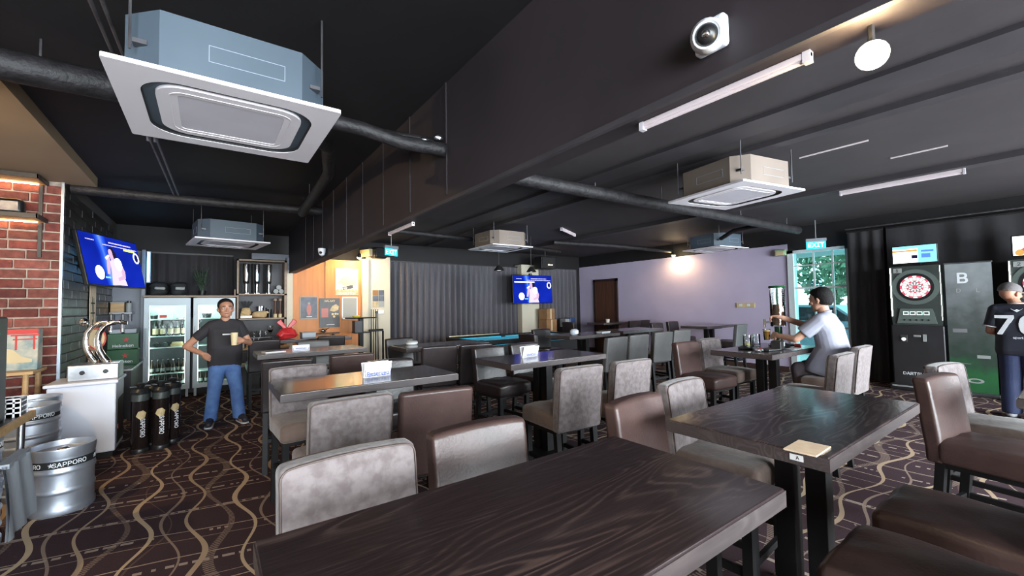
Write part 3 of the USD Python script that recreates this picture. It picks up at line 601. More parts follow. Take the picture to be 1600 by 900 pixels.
# dome camera
t = thing('dome_camera', 'white dome security camera on a square base on the dark beam', 'security camera', (1.35, .70, 2.42), 0)
RY = rot('y', -90)
obj('mounting_box', MB().rbox((-.02, 0, 0), (.04, .105, .105), .014), 'white_plastic', t)
RC = rot('y', -112) @ rot('x', 0)
obj('housing', MB().lathe([(0, .0), (.050, .0), (.053, .03), (.049, .06), (.040, .075), (.037, .072), (.0, .06)], 24).mesh().apply_transform(RC).apply_transform(rot('z', 22)).apply_translation((-.035, 0, -.01)), 'white_plastic', t, 40)
obj('dome', MB().sphere((0, 0, .058), .036).mesh().apply_transform(RC).apply_transform(rot('z', 22)).apply_translation((-.035, 0, -.01)), 'black_plastic', t, True)
obj('lens', MB().sphere((0, .0, .086), .014).mesh().apply_transform(RC).apply_transform(rot('z', 22)).apply_translation((-.035, 0, -.01)), 'chrome', t, True)
t = thing('dome_camera', 'small white security camera at the foot of the dark beam near the coolers', 'security camera', (1.28, 6.3, 2.32)); obj('housing', MB().lathe([(0, .06), (.05, .06), (.05, .02), (.035, -.03), (0, -.05)], 16), 'white_plastic', t, 40); obj('lens', MB().sphere((-.02, -.03, 0), .02), 'black_plastic', t, True)
# spot lamps
def spot(loc, label, aim, power, cone, mat='lamp_warm', r=.05):
    t = thing('spot_lamp', label, 'lamp', loc, 0, 'warm spot lamps'); d = np.array(aim, float); d /= np.linalg.norm(d)
    obj('lamp_can', MB().cyl(-.07*d, .0*d, r*.5, 16, r*.92), 'black_metal', t); obj('bulb_face', MB().sphere(.012*d, r*.90), mat, t, True); obj('stem', MB().cyl((0, 0, .02), (0, 0, ZC-loc[2]), .008, 6), 'black_metal', t)
    a = math.degrees(math.acos(-d[2])); az = math.degrees(math.atan2(d[1], d[0]))
    p = np.array(loc)+d*.03
    l = UsdLux.SphereLight.Define(stage, str(t.GetPath())+'/bulb'); l.CreateRadiusAttr(r*.6); l.CreateColorAttr(Gf.Vec3f(*WARM)); l.CreateIntensityAttr(power)
    l.AddTranslateOp().Set(Gf.Vec3d(*(d*.05))); l.AddRotateZOp().Set(az-90); l.AddRotateXOp().Set(a)
    s = UsdLux.ShapingAPI.Apply(l.GetPrim()); s.CreateShapingConeAngleAttr(cone); s.CreateShapingConeSoftnessAttr(.4)
    return t
spot((1.43, .32, 2.20), 'glaring warm spot lamp under the dark beam at the top right of the picture', (-.80, -.18, -.42), 130, 60, r=.04)
spot((-2.1, 4.3, 2.98), 'warm spot lamp under the soffit left of the picture, over the kegs', (.62, .36, -.70), 620, 75)
spot((9.98, 6.48, 2.80), 'warm spot lamp throwing a yellow pool on the lilac wall', (.12, .0, -.99), 240, 85)
spot((2.68, 9.42, 2.66), 'warm spot lamp above the bright poster on the orange partition', (.02, .55, -.8), 520, 85)

# ---------------------------------------------------------------- exit signs and small fittings
def exit_sign(loc, rz, label, txt='EXIT'):
    t = thing('exit_sign', label, 'exit sign', loc, rz, 'hanging exit signs')
    obj('housing', MB().rbox((0, .03, .155), (.34, .06, .06), .008), 'exit_housing', t); obj('sign_panel', MB().b(-.16, .16, .022, .036, -.02, .13), 'exit_blue', t, False)
    obj('lettering', MB().text(txt, .085, FRONT, t=(0, .0215, .055), bold=True), 'exit_white', t, False)
    obj('stem', MB().cyl((0, .03, .18), (0, .03, ZC-loc[2]), .01, 6), 'exit_housing', t)
exit_sign((9.72, 3.17, 2.58), -62, 'blue EXIT sign hanging before the glass door')
exit_sign((3.05, 8.4, 2.62), 20, 'blue EXIT sign by the speaker left of the grey curtain')
t = thing('emergency_light', 'small greenish emergency light box on the lilac wall left of the EXIT sign', 'light fitting'); obj('housing', MB().rbox((XR-.05, 4.02, 2.60), (.10, .22, .14), .015), 'lamp_green', t); obj('diffuser', MB().rbox((XR-.105, 4.02, 2.585), (.02, .17, .09), .008), 'label_cream', t)
t = thing('wall_plaque', 'small beige socket plate on the lilac wall above the bar tables', 'socket'); obj('plate', MB().rbox((XR-.012, 4.83, 1.45), (.024, .42, .115), .006), 'label_cream', t); obj('socket_insert', MB().rbox((XR-.026, 4.76, 1.45), (.01, .07, .06), .004).rbox((XR-.026, 4.94, 1.45), (.01, .07, .06), .004), 'white_plastic', t)
t = thing('loudspeaker', 'dark curved loudspeaker mounted above the cream wall by the exit sign', 'speaker', (3.15, 9.55, 2.78), 15); obj('cabinet', MB().rbox((0, 0, 0), (.34, .26, .26), .07, 3), 'black_plastic', t); obj('speaker_grille', MB().rbox((0, -.135, 0), (.28, .012, .2), .005), 'black_matte', t); obj('bracket', MB().b(-.25, -.17, -.02, .38, -.08, .08), 'label_cream', t, False)
t = thing('loudspeaker', 'black box loudspeaker with a small light above the hanging television', 'speaker', (8.05, 9.45, 2.76)); obj('cabinet', MB().rbox((0, 0, 0), (.55, .34, .36), .02), 'black_plastic', t); obj('speaker_grille', MB().rbox((0, -.172, 0), (.48, .012, .29), .004), 'black_matte', t); obj('indicator_light', MB().box((.05, -.181, -.06), (.16, .006, .025)), 'led_warm', t, False); obj('ceiling_bracket', MB().cyl((0, 0, .18), (0, 0, ZC-2.76), .02, 8), 'black_metal', t)
# ================================================================ stools
def make_stool(label, cat, seat_mat, back_mat, piping=None, leg='leg_black', front_mat=None):
    """Upholstered counter-height chair, facing +Y; origin on the carpet under the seat's middle."""
    t = thing('counter_chair', label, cat)
    def dome(v):
        v = v.copy(); up = v[:, 2] > .66; v[up, 2] += .014*np.clip(1-(v[up, 0]/.22)**2, 0, 1)*np.clip(1-((v[up, 1]-.03)/.24)**2, 0, 1)
        v[:, 2] += .004*np.sin(v[:, 0]*31+v[:, 1]*17)*(v[:, 2] > .6); return v
    obj('seat', MB().rbox((0, .03, .635), (.45, .46, .135), .035, 3, (8, 8, 2)).warp(dome), seat_mat, t, True)
    def lean(v):
        v = v.copy(); z = v[:, 2]; v[:, 1] -= np.clip(z-.62, 0, 1)*.16
        v[:, 1] += .020*(v[:, 0]/.22)**2*np.clip((z-.6)/.4, 0, 1)
        inner = v[:, 1] > -.19-np.clip(z-.62, 0, 1)*.16
        v[:, 1] += np.where(inner, .010*np.cos(v[:, 0]/.22*PI/2)*np.sin(np.clip((z-.6)/.45, 0, 1)*PI), 0)
        v[:, 2] -= .006*(v[:, 0]/.22)**2*(z > 1.0); return v
    obj('backrest', MB().rbox((0, -.205, .815), (.44, .085, .50), .022, 3, (8, 1, 8)).warp(lean), back_mat, t, True)
    if piping:
        zb = .60
        path = [(-.218, -.2, zb), (-.219, -.2, .8), (-.218, -.2, 1.0)]+[(-.218+.03*(1-math.cos(a)), -.2, 1.025+.03*math.sin(a)) for a in np.linspace(0, PI/2, 5)]
        path += [(x, -.2, 1.056) for x in np.linspace(-.16, .16, 7)]+[(-x, y, z) for x, y, z in path[::-1]]
        for yy in (-.166, -.243):
            pts = np.array(path); pts[:, 1] = yy; pts[:, 0] *= .992; pts[:, 2] += .004; obj('piping', MB().tube(lean(pts), .0034, 6), piping, t, True)
    for sx in (-1, 1):
        obj('leg', MB().add(trimesh.creation.box((.044, .044, .57)), t=(sx*.185, .205, .285)), leg, t, False)
        m = trimesh.creation.box((.044, .044, .57)); v = m.vertices; v[v[:, 2] < 0, 1] -= .05; obj('leg', MB().add(m, t=(sx*.185, -.185, .285)), leg, t, False)
        obj('stretcher', MB().box((sx*.185, -.01, .30), (.024, .40, .034)), leg, t, False)
    obj('stretcher', MB().box((0, .205, .22), (.34, .024, .036)), leg, t, False)
    obj('stretcher', MB().box((0, -.205, .30), (.34, .022, .034)), leg, t, False)
    obj('seat_frame', MB().b(-.205, .205, -.20, .225, .545, .572), leg, t, False)
    return t
SUEDE = Proto(make_stool('x', 'chair', 'suede_worn', 'suede', 'suede_piping'))
LEATH = Proto(make_stool('x', 'chair', 'leather', 'leather'))
DARK = Proto(make_stool('x', 'chair', 'leather_dark', 'leather_dark'))
VINYL = Proto(make_stool('x', 'chair', 'leather_dark', 'grey_vinyl'))
N_, S_ = 0, 180       # facing +Y, facing -Y
G1, G2, G3, G4 = 'chairs at the near tables', 'chairs at the left tables', 'bar chairs before the long middle tables', 'chairs by the right wall'
SUEDE.put((.40, 1.25, 0), S_+1, 'grey suede counter chair tucked behind the nearest table, its back largest in view', G1)
LEATH.put((.905, 1.26, 0), S_-1, 'brown leather counter chair beside the largest grey suede back behind the nearest table', G1)
SUEDE.put((.645, 2.66, 0), N_, 'grey suede counter chair with its back turned, left of two at the left reserved table', G2)
LEATH.put((1.135, 2.55, 0), N_-8, 'smooth brown leather counter chair, back turned, right of two at the left reserved table', G2)
SUEDE.put((.64, 3.72, 0), S_+3, 'worn suede counter chair with brown seat at the left end of the left reserved table', G2)
DARK.put((1.37, 3.60, 0), S_, 'dark counter chair behind the reserved card of the left reserved table', G2)
DARK.put((.66, 4.82, 0), N_-8, 'dark leather counter chair at the near side of the far left table, left of two', G2)
LEATH.put((1.25, 4.84, 0), N_-4, 'brown leather counter chair at the near side of the far left table, right of two', G2)
VINYL.put((1.28, 6.62, 0), S_, 'grey vinyl counter chair on the far side of the far left table', G2)
DARK.put((.72, 7.90, 0), N_, 'grey-backed counter chair before the table that carries the red bag', G2)
DARK.put((1.75, 7.98, 0), N_-6, 'black counter chair below the orange partition at the hindmost left table', G2)
# middle tables
SUEDE.put((2.385, 2.64, 0), N_-4, 'grey suede counter chair with brown seat before the right reserved table, left of two', G1)
SUEDE.put((2.96, 2.60, 0), N_-4, 'grey suede counter chair before the right reserved table, right of two', G1)
DARK.put((2.70, 3.96, 0), S_+4, 'dark glossy leather counter chair at the left behind the right reserved table', G2)
DARK.put((3.25, 4.02, 0), S_, 'dark leather counter chair with blue sheen behind the right reserved card', G2)
DARK.put((2.34, 4.96, 0), N_-10, 'dark leather counter chair before the ashtray table, left of two', G2)
DARK.put((2.80, 4.88, 0), N_-8, 'dark leather counter chair before the ashtray table, right of two', G2)
DARK.put((2.42, 6.12, 0), S_, 'dark leather counter chair behind the ashtray table below the grey curtain', G2)
VINYL.put((4.78, 4.32, 0), N_, 'grey vinyl bar chair, leftmost of the row behind the suede chairs', G3)
VINYL.put((5.37, 4.38, 0), N_-3, 'grey vinyl bar chair, second from left in the row behind the suede chairs', G3)
VINYL.put((6.12, 4.46, 0), N_-6, 'grey vinyl bar chair with pale top edge, third in the row behind the suede chairs', G3)
VINYL.put((6.72, 4.50, 0), N_-6, 'grey vinyl bar chair at the right end of the row behind the suede chairs', G3)
# near right table
LEATH.put((1.815, 1.16, 0), S_+6, 'brown leather counter chair with a bright sheen on its top, between the two nearest tables', G1)
SUEDE.put((2.41, 1.28, 0), S_+4, 'pale suede counter chair at the far side of the table with the plain card', G1)
LEATH.put((2.40, .31, 0), N_, 'brown leather counter chair cut by the right picture edge, the farther of two seats', G1)
LEATH.put((1.82, .31, 0), N_, 'brown leather counter chair at the bottom right corner, the nearer of two seats', G1)
DARK.put((.98, .28, 0), N_, 'counter chair mostly hidden under the nearest table at its right end', G1)
LEATH.put((3.70, .36, 0), 170, 'brown leather counter chair with creased shiny back at the right edge, facing right', G1)
SUEDE.put((4.36, .42, 0), 170, 'pale suede counter chair directly behind the creased brown leather one at right', G1)
# beer-tower table
LEATH.put((4.72, 2.70, 0), S_-3, 'brown leather counter chair at the left end of the table with the beer tower', G4)
SUEDE.put((5.35, 2.76, 0), S_-3, 'grey suede counter chair with low seat beside the leather one at the beer tower table', G4)
SUEDE.put((4.66, 1.62, 0), N_, 'pale suede counter chair with its back turned, left of two before the seated person', G4)
SUEDE.put((5.53, 1.70, 0), N_, 'pale suede counter chair carrying the person who pours beer', G4)
# right wall
DARK.put((8.75, 5.95, 0), S_, 'dark chair at the left of the bar table by the lilac wall', G4)
DARK.put((9.55, 6.05, 0), S_, 'dark chair behind the bar table by the lilac wall', G4)
VINYL.put((9.15, 4.66, 0), N_, 'grey vinyl chair at the near side of the bar table by the lilac wall', G4)
DARK.put((8.10, 8.30, 0), -90, 'dark chair at the left end of the table below the brown door', G4)
DARK.put((9.45, 7.65, 0), N_, 'dark chair before the hindmost right table, left of two', G4)
DARK.put((9.95, 7.70, 0), N_, 'dark chair before the hindmost right table, right of two', G4)
DARK.put((5.35, 6.20, 0), S_, 'dark leather chair behind the table with the round blue holder', G3)
DARK.put((4.58, 5.56, 0), -90, 'dark leather chair at the left end of the table with the round blue holder', G3)

# ================================================================ tables
def make_table(L, W=.64, th=.058, h=1.0):
    t = thing('bar_table', 'x', 'table')
    m = rbox_mesh((L, W, th), .006, 1); m.apply_translation((0, 0, h-th/2)); obj('tabletop', m, 'table_wood', t, 30)
    obj('table_edge', MB().b(-L/2-.0025, L/2+.0025, -W/2-.0025, W/2+.0025, h-th+.004, h-.007), 'table_edge', t, False)
    obj('top_frame', MB().b(-.28, .28, -.16, .16, h-th-.03, h-th), 'leg_black', t, False)
    for s in (-1, 1): obj('post', MB().rbox((0, s*.068, (h-th)/2), (.088, .088, h-th-.06), .006, 1), 'leg_black', t)
    obj('base_plate', MB().rbox((0, 0, .015), (.34, .46, .03), .01, 1), 'leg_black', t)
    return t
T130 = Proto(make_table(1.28))
TB = 'dark bar tables'
T130.put((.735, .875, 0), 0, 'dark wood-grained bar table filling the foreground', TB)
T130.put((2.40, .885, 0), 0, 'dark bar table at right of the foreground with a plain card and corner sticker', TB)
T130.put((1.02, 3.39, 0), 0, 'dark bar table with a reserved card and orange reflection, in the left middle', TB)
T130.put((2.90, 3.48, 0), 0, 'dark bar table with a reserved card beside a blue reflection, in the centre', TB)
T130.put((1.12, 6.16, 0), 0, 'dark bar table with a small blue card and a menu, before the black-shirted person', TB)
T130.put((1.58, 8.62, 0), 0, 'dark bar table below the orange partition carrying the red bag', TB)
T130.put((2.74, 5.60, 0), 0, 'dark bar table with an ashtray in front of the grey curtain', TB)
T130.put((5.58, 5.52, 0), 0, 'dark bar table with a round blue holder before the brown door', TB)
T130.put((7.20, 5.72, 0), 0, 'dark bar table with a pale shining top behind the row of grey chairs', TB)
T130.put((5.26, 2.25, 0), 0, 'dark bar table with the beer tower and mugs on it', TB)
T130.put((9.52, 5.32, 0), 0, 'dark bar table standing against the middle of the lilac wall', TB)
T130.put((9.55, 8.32, 0), 0, 'dark bar table below the brown door at the far right', TB)
T130.put((4.20, -.05, 0), 0, 'dark table of which only a corner shows at the right picture edge', TB)

# ---- pool table
t = thing('pool_table', 'pool table with bright blue cloth before the grey curtain', 'pool table', (5.62, 7.60, 0))
L, W, H = 2.85, 1.40, .82
obj('playing_cloth', MB().b(-L/2+.10, L/2-.10, -W/2+.10, W/2-.10, H-.07, H-.015), 'blue_cloth', t, False)
for k, (x0, x1, y0, y1) in enumerate(((-L/2+.16, -.06, W/2-.15, W/2-.10), (.06, L/2-.16, W/2-.15, W/2-.10), (-L/2+.16, -.06, -W/2+.10, -W/2+.15), (.06, L/2-.16, -W/2+.10, -W/2+.15), (-L/2+.10, -L/2+.15, -W/2+.16, W/2-.16), (L/2-.15, L/2-.10, -W/2+.16, W/2-.16))):
    obj('cushion', MB().rbox(((x0+x1)/2, (y0+y1)/2, H-.015), (x1-x0, y1-y0, .05), .012), 'blue_cloth', t)
for k, (c, s) in enumerate((((0, W/2-.05, H-.005), (L, .10, .09)), ((0, -W/2+.05, H-.005), (L, .10, .09)), ((-L/2+.05, 0, H-.005), (.10, W-.2, .09)), ((L/2-.05, 0, H-.005), (.10, W-.2, .09)))): obj('rail', MB().rbox(c, s, .012), 'leg_black', t)
for x in (-L/2+.09, 0, L/2-.09):
    for s in (-1, 1): obj('pocket', MB().lathe([(.075, .0), (.062, .002), (.058, -.06), (0, -.062)], 14, (x, s*(W/2-.085), H+.043)), 'black_matte', t)
obj('rail_sight', MB().box((L/4, -W/2+.05, H+.041), (.03, .012, .003)).box((-L/4, -W/2+.05, H+.041), (.03, .012, .003)).box((0, -W/2+.05, H+.041), (.03, .012, .003)), 'plate_white', t, False)
obj('apron', MB().b(-L/2+.06, L/2-.06, -W/2+.06, W/2-.06, .52, H-.07), 'cabinet_black', t, False)
for x in (-.85, .85):
    for y in (-.42, .42): obj('leg', MB().rbox((x, y, .27), (.16, .16, .54), .02), 'cabinet_black', t)
pl = None
for i, x in enumerate((5.15, 6.05)):
    lab = 'small black pendant lamp over the pool table, %s of two' % ('left', 'right')[i]
    if pl is None:
        pl = thing('pendant_lamp', lab, 'lamp', (x, 7.6, 2.30), 0, 'pool table pendant lamps'); obj('lamp_shade', MB().lathe([(.02, .12), (.05, .10), (.12, .0), (.115, .0), (.045, .09), (.0, .10)], 18), 'black_metal', pl); obj('light_disc', MB().cyl((0, 0, .015), (0, 0, .03), .09, 18), 'pendant_glow', pl); obj('stem', MB().cyl((0, 0, .1), (0, 0, ZC-2.30), .006, 6), 'black_metal', pl)
    else: dup(pl, (x, 7.6, 2.30), 0, lab)
    bulb('/World/pool_light_%d' % i, (x, 7.6, 2.28), .06, (.92, .96, 1.0), 32., 62)
t = thing('cue_stick', 'pool cue lying along the rail of the blue pool table', 'cue'); obj('shaft', MB().cyl((4.25, 8.17, .885), (5.55, 8.22, .88), .013, 8, .007), 'label_cream', t); obj('cue_tip', MB().cyl((4.21, 8.169, .885), (4.25, 8.17, .885), .015, 8), 'plate_white', t)

# ---- things on the tables
def reserved(loc, rz, w, h, label, lines, group='reserved cards'):
    t = thing('reserved_card', label, 'table sign', loc, rz, group); a = math.radians(14); d = h*math.tan(a)
    for s in (-1, 1):
        m = trimesh.creation.box((w, .003, h/math.cos(a))); m.apply_transform(rot('x', -14*s)); m.apply_translation((0, s*(d/2+.004), h/2)); obj('card_panel', m, 'paper_white', t, False)
    fr_ = sg.box(-w/2+.008, -h/2+.008, w/2-.008, h/2-.008); fr_ = fr_.difference(fr_.buffer(-.003))
    R = rot('x', -14)
    T = lambda m: m.apply_transform(FRONT).apply_transform(rot('x', -14)).apply_translation((0, -(d/2+.0065), h/2))
    obj('printed_border', T(prism_mesh(fr_, 0, .0006)), 'ink_blue', t, False)
    for txt, hh, y, mt in lines: obj('lettering', T(MB().text(txt, hh, t=(0, y, 0), depth=.0006).mesh()), mt, t, False)
    return t
reserved((1.09, 3.36, 1.0), 6, .225, .115, 'white reserved card with blue border on the left table with the orange reflection', [('vcc', .022, .020, 'ink_grey'), ('Reserved', .030, -.030, 'ink_blue')])
reserved((2.76, 3.52, 1.0), 10, .24, .11, 'cream reserved card on the centre table beside the blue reflection', [('vcc', .020, .020, 'ink_grey'), ('Reserved', .026, -.028, 'ink_blue')])
reserved((.98, 6.05, 1.0), -6, .20, .075, 'small blue-lettered card on the table before the black-shirted person', [('Reserved', .020, -.004, 'ink_blue')])
t = thing('menu_booklet', 'thin white menu lying at the left end of the table before the black-shirted person', 'menu', (.68, 6.12, 1.0), 12); obj('cover', MB().rbox((0, 0, .006), (.24, .15, .012), .003), 'paper_white', t); obj('printed_stripe', MB().b(-.09, .10, -.03, .03, .0118, .0125), 'ink_blue', t, False)
t = thing('table_card', 'plain pinkish card lying on the corner of the right foreground table', 'card', (1.80, .645, 1.0), 2); obj('card', MB().rbox((0, 0, .003), (.155, .105, .006), .002), 'paper_cream', t)
t = thing('table_sticker', 'small pale sticker with a letter on the edge of the right foreground table', 'sticker', (1.7565, .665, .972), -90); obj('label_patch', MB().b(-.022, .022, -.0015, 0, -.011, .011), 'paper_white', t, False); obj('lettering', MB().text('A', .013, FRONT, t=(.004, -.0016, 0), depth=.0006), 'ink_black', t, False)
t = thing('ashtray', 'round glass ashtray with white band on the table before the grey curtain', 'ashtray', (2.38, 5.78, 1.0)); obj('bowl', MB().lathe([(0, 0), (.075, 0), (.085, .04), (.078, .055), (.065, .05), (.06, .02), (0, .018)], 20), 'label_grey', t); obj('band', MB().lathe([(.0835, .012), (.0875, .034), (.086, .036), (.083, .012)], 20), 'paper_white', t)
t = thing('napkin_holder', 'round pale blue napkin holder on the bar table before the brown door', 'holder', (5.20, 5.36, 1.0), 20); obj('case', MB().rbox((0, 0, .055), (.20, .10, .11), .045, 4), 'scr_pale_plastic' if False else 'foam_grey', t); obj('napkins', MB().rbox((0, -.052, .055), (.13, .006, .06), .003), 'paper_white', t)
t = thing('seat_cushion', 'pale blue tray lying on the near edge of the middle bar table', 'tray', (5.86, 5.28, 1.0), 8); obj('tray_base', MB().rbox((0, 0, .012), (.26, .13, .024), .01), 'foam_grey', t); obj('tray_rim', MB().rbox((0, 0, .03), (.27, .14, .012), .005), 'paper_white', t)
t = thing('candle_holder', 'small white candle holder on the table below the brown door', 'candle holder', (9.35, 8.25, 1.0)); obj('cup', MB().lathe([(0, 0), (.05, 0), (.06, .09), (.052, .09), (.044, .01), (0, .01)], 16), 'plate_white', t); obj('candle', MB().cyl((0, 0, .01), (0, 0, .06), .035, 12), 'label_cream', t)
# beer tower table
def mug(loc, rz, label, fill, mat):
    t = thing('beer_mug', label, 'glass', loc, rz); obj('glass_body', MB().lathe([(0, 0), (.042, 0), (.045, .01), (.043, .15), (.040, .15), (.041, .015), (0, .013)], 18), 'clear_glass', t)
    obj('handle', MB().tube([(.044, 0, .12), (.078, 0, .118), (.088, 0, .08), (.078, 0, .038), (.044, 0, .034)], .008, 8), 'glass', t)
    if fill: obj('beer', MB().lathe([(0, .015), (.0405, .016), (.0400, fill), (0, fill)], 18), mat, t)
mug((5.16, 2.42, 1.0), 200, 'beer mug with a little pale beer left, at the left of the beer tower table', .06, 'pale_beer')
mug((5.34, 2.40, 1.0), 180, 'empty glass mug with handle in the middle of the beer tower table', 0, None)
t = thing('beer_tower', 'tall clear beer tower with dark beer being tapped by the seated person', 'beer dispenser', (5.56, 2.24, 1.0))
obj('base_foot', MB().lathe([(0, 0), (.11, 0), (.115, .02), (.06, .05), (.045, .07), (0, .07)], 22), 'black_plastic', t)
obj('stem', MB().cyl((0, 0, .06), (0, 0, .24), .04, 18), 'bottle_green', t)
obj('cylinder_wall', MB().lathe([(.078, .24), (.080, .24), (.080, .70), (.077, .70), (.077, .25), (0, .25), (0, .24), (.078, .24)], 22), 'clear_glass', t)
obj('beer', MB().cyl((0, 0, .252), (0, 0, .50), .0755, 22), 'brown_beer', t); obj('lid', MB().lathe([(0, .73), (.085, .725), (.092, .70), (.0, .70)], 22), 'bottle_green', t)
obj('tap', MB().cyl((-.06, .05, .29), (-.12, .10, .29), .012, 8).cyl((-.12, .10, .33), (-.12, .10, .23), .012, 8), 'chrome', t); obj('ice_tube', MB().cyl((0, 0, .50), (0, 0, .695), .018, 10), 'green_glass', t)
t = thing('beer_cup', 'plastic cup of amber beer held under the tap of the beer tower', 'cup', (5.46, 2.33, 1.075), 0); obj('cup_wall', MB().lathe([(0, 0), (.030, 0), (.042, .13), (.040, .13), (.028, .004), (0, .004)], 18), 'clear_glass', t); obj('beer', MB().lathe([(0, .005), (.0275, .005), (.038, .105), (0, .105)], 18), 'amber_beer', t); obj('foam', MB().lathe([(0, .105), (.038, .105), (.0395, .122), (0, .122)], 18), 'label_cream', t)
t = thing('serving_tray', 'black tray lying before the mugs on the beer tower table', 'tray', (5.02, 2.36, 1.0), 15); obj('tray_base', MB().rbox((0, 0, .01), (.20, .15, .02), .01), 'black_plastic', t); obj('tray_rim', MB().tube([(-.095, -.07, .022), (.095, -.07, .022), (.095, .07, .022), (-.095, .07, .022)], .006, 6, True), 'black_plastic', t)
t = thing('tissue_box', 'small black box standing in front of the beer tower', 'box', (5.18, 2.10, 1.0), 8); obj('box_body', MB().rbox((0, 0, .05), (.16, .10, .10), .01), 'black_plastic', t); obj('white_insert', MB().rbox((.05, -.051, .06), (.04, .004, .05), .001), 'label_grey', t)
t = thing('black_wallet', 'flat black folder lying beside the black box on the beer tower table', 'folder', (5.0, 2.12, 1.0), -10); obj('cover', MB().rbox((0, 0, .012), (.20, .14, .024), .008), 'black_plastic', t)
t = thing('glass_ashtray', 'shiny silver ashtray on the beer tower table behind the black box', 'ashtray', (5.34, 2.20, 1.0)); obj('bowl', MB().lathe([(0, 0), (.05, 0), (.065, .04), (.055, .04), (.045, .012), (0, .012)], 16), 'chrome', t)
t = thing('snack_wrapper', 'crumpled red and silver snack packet near the table corner by the beer mugs', 'packet', (4.86, 2.16, 1.0), 20); m = rbox_mesh((.13, .08, .03), .012, 2, (5, 4, 1)); m.vertices += (meshkit.noise(m.vertices*60, 3)[:, None]-.5)*.02; m.apply_translation((0, 0, .020)); obj('packet', m, 'foil', t, 40); obj('printed_band', MB().b(-.02, .02, -.03, .03, .034, .037), 'red_print', t, False)
t = thing('mobile_phone', 'mobile phone lying at the right end of the beer tower table', 'phone', (5.80, 2.20, 1.0), 30); obj('phone_body', MB().rbox((0, 0, .005), (.15, .075, .010), .004), 'black_plastic', t); obj('screen', MB().b(-.07, .07, -.034, .034, .0098, .0104), 'dartboard_black', t, False)
t = thing('red_lighter', 'small red pack lying next to the phone on the beer tower table', 'pack', (5.72, 2.10, 1.0), 10); obj('pack', MB().rbox((0, 0, .012), (.085, .055, .024), .003), 'red_print', t)
t = thing('paper_slip', 'white paper slip lying at the near edge of the beer tower table', 'paper', (5.42, 2.02, 1.0), -12); obj('sheet', MB().b(-.09, .09, -.05, .05, .0, .002), 'paper_white', t, False)
# ================================================================ televisions
def television(loc, yaw, tilt, w, label, arm):
    h = w*.565; t = thing('wall_television', label, 'television', loc, yaw, 'televisions with a singer'); R = rot('x', -tilt)
    put = lambda n, m, mat, sm=False: obj(n, (m.mesh() if isinstance(m, MB) else m).copy().apply_transform(R), mat, t, sm)
    put('casing', MB().rbox((0, .028, 0), (w, .05, h), .012), 'black_plastic', 30); put('rear_housing', MB().rbox((0, .075, -.03), (w*.6, .06, h*.6), .02), 'black_plastic', 30)
    sw, sh = w-.03, h-.03
    put('screen', MB().b(-sw/2, sw/2, -.002, .004, -sh/2, sh/2), 'tv_picture')
    S = lambda pts: sg.Polygon([((x-.5)*sw, (.5-y)*sh) for x, y in pts])
    C = lambda x, y, r, ry=None: __import__('shapely').affinity.scale(sg.Point((x-.5)*sw, (.5-y)*sh).buffer(sh, quad_segs=8), r, ry or r)
    lay = lambda n, poly, k, mat: put(n, xf(prism_mesh(poly, 0, .0008), FRONT, t=(0, -.0022-.0009*k, 0)), mat)
    lay('singer_hair', unary_union([C(.475, .33, .10, .12), S([(.42, .30), (.54, .30), (.56, .52), (.47, .50)])]), 0, 'scr_dark')
    lay('singer_dress', S([(.41, .50), (.47, .44), (.55, .42), (.60, .50), (.62, .62), (.60, .74), (.64, .99), (.37, .99), (.40, .75)]), 1, 'scr_lilac')
    lay('singer_arm', unary_union([S([(.36, .47), (.42, .42), (.40, .60), (.36, .78), (.32, .77), (.34, .60)]), S([(.60, .50), (.645, .70), (.63, .84), (.50, .90), (.49, .84), (.58, .78), (.575, .60)])]), 2, 'scr_pink')
    lay('singer_face', unary_union([C(.445, .33, .062, .085), S([(.42, .38), (.48, .36), (.49, .47), (.43, .47)])]), 3, 'scr_pink')
    lay('microphone', S([(.33, .44), (.40, .37), (.42, .40), (.35, .49)]), 4, 'scr_white')
    lay('light_flare', C(.545, .55, .12, .14), 5, 'scr_white'); lay('logo_disc', C(.195, .76, .13, .14), 5, 'scr_white'); lay('badge_ring', C(.925, .35, .11, .125).difference(C(.925, .35, .06, .085)), 5, 'scr_white'); lay('badge_mark', C(.925, .35, .035, .07), 5, 'scr_dark')
    for txt, hh, x, y, mat in (('K-LIVE', .022, .13, .115, 'scr_pale'),) if False else (): pass
    rg = random.Random(5)
    for y, x0, x1, hh in ((.10, .45, .86, .028), (.165, .34, .96, .020), (.115, .08, .20, .022)):
        dash = []; x = x0
        while x < x1:
            wd = rg.uniform(.008, .026); dash.append(S([(x, y), (x+wd, y), (x+wd, y+hh), (x, y+hh)])); x += wd+.006
        lay('caption_line', unary_union(dash), 4, 'scr_lilac')
    lay('caption_bar', S([(.70, .19), (.92, .19), (.92, .235), (.70, .235)]) if arm == 'wall' else S([(.03, .215), (.54, .215), (.54, .265), (.03, .265)]), 6, 'scr_lime' if arm == 'wall' else 'scr_white')
    dash = [S([(.27+i*.022, .83), (.288+i*.022, .83), (.288+i*.022, .865), (.27+i*.022, .865)]) for i in range(4)]; lay('logo_text', unary_union(dash), 6, 'scr_cyan')
    return t
t = television((-1.005, 7.53, 2.20), 70, 11.6, 1.20, 'tilted television on the dark tiled wall showing a singer in blue light', 'wall')
a = math.radians(-70); obj('wall_arm', MB().cyl((0, .08, 0), (-.05, .33, .02), .025, 10).box((-.07, .34, .02), (.22, .03, .22)), 'black_metal', t, 30)
t = television((7.46, 9.30, 1.98), 0, 3, 1.42, 'television hanging before the white pillar above the pool table', 'pole')
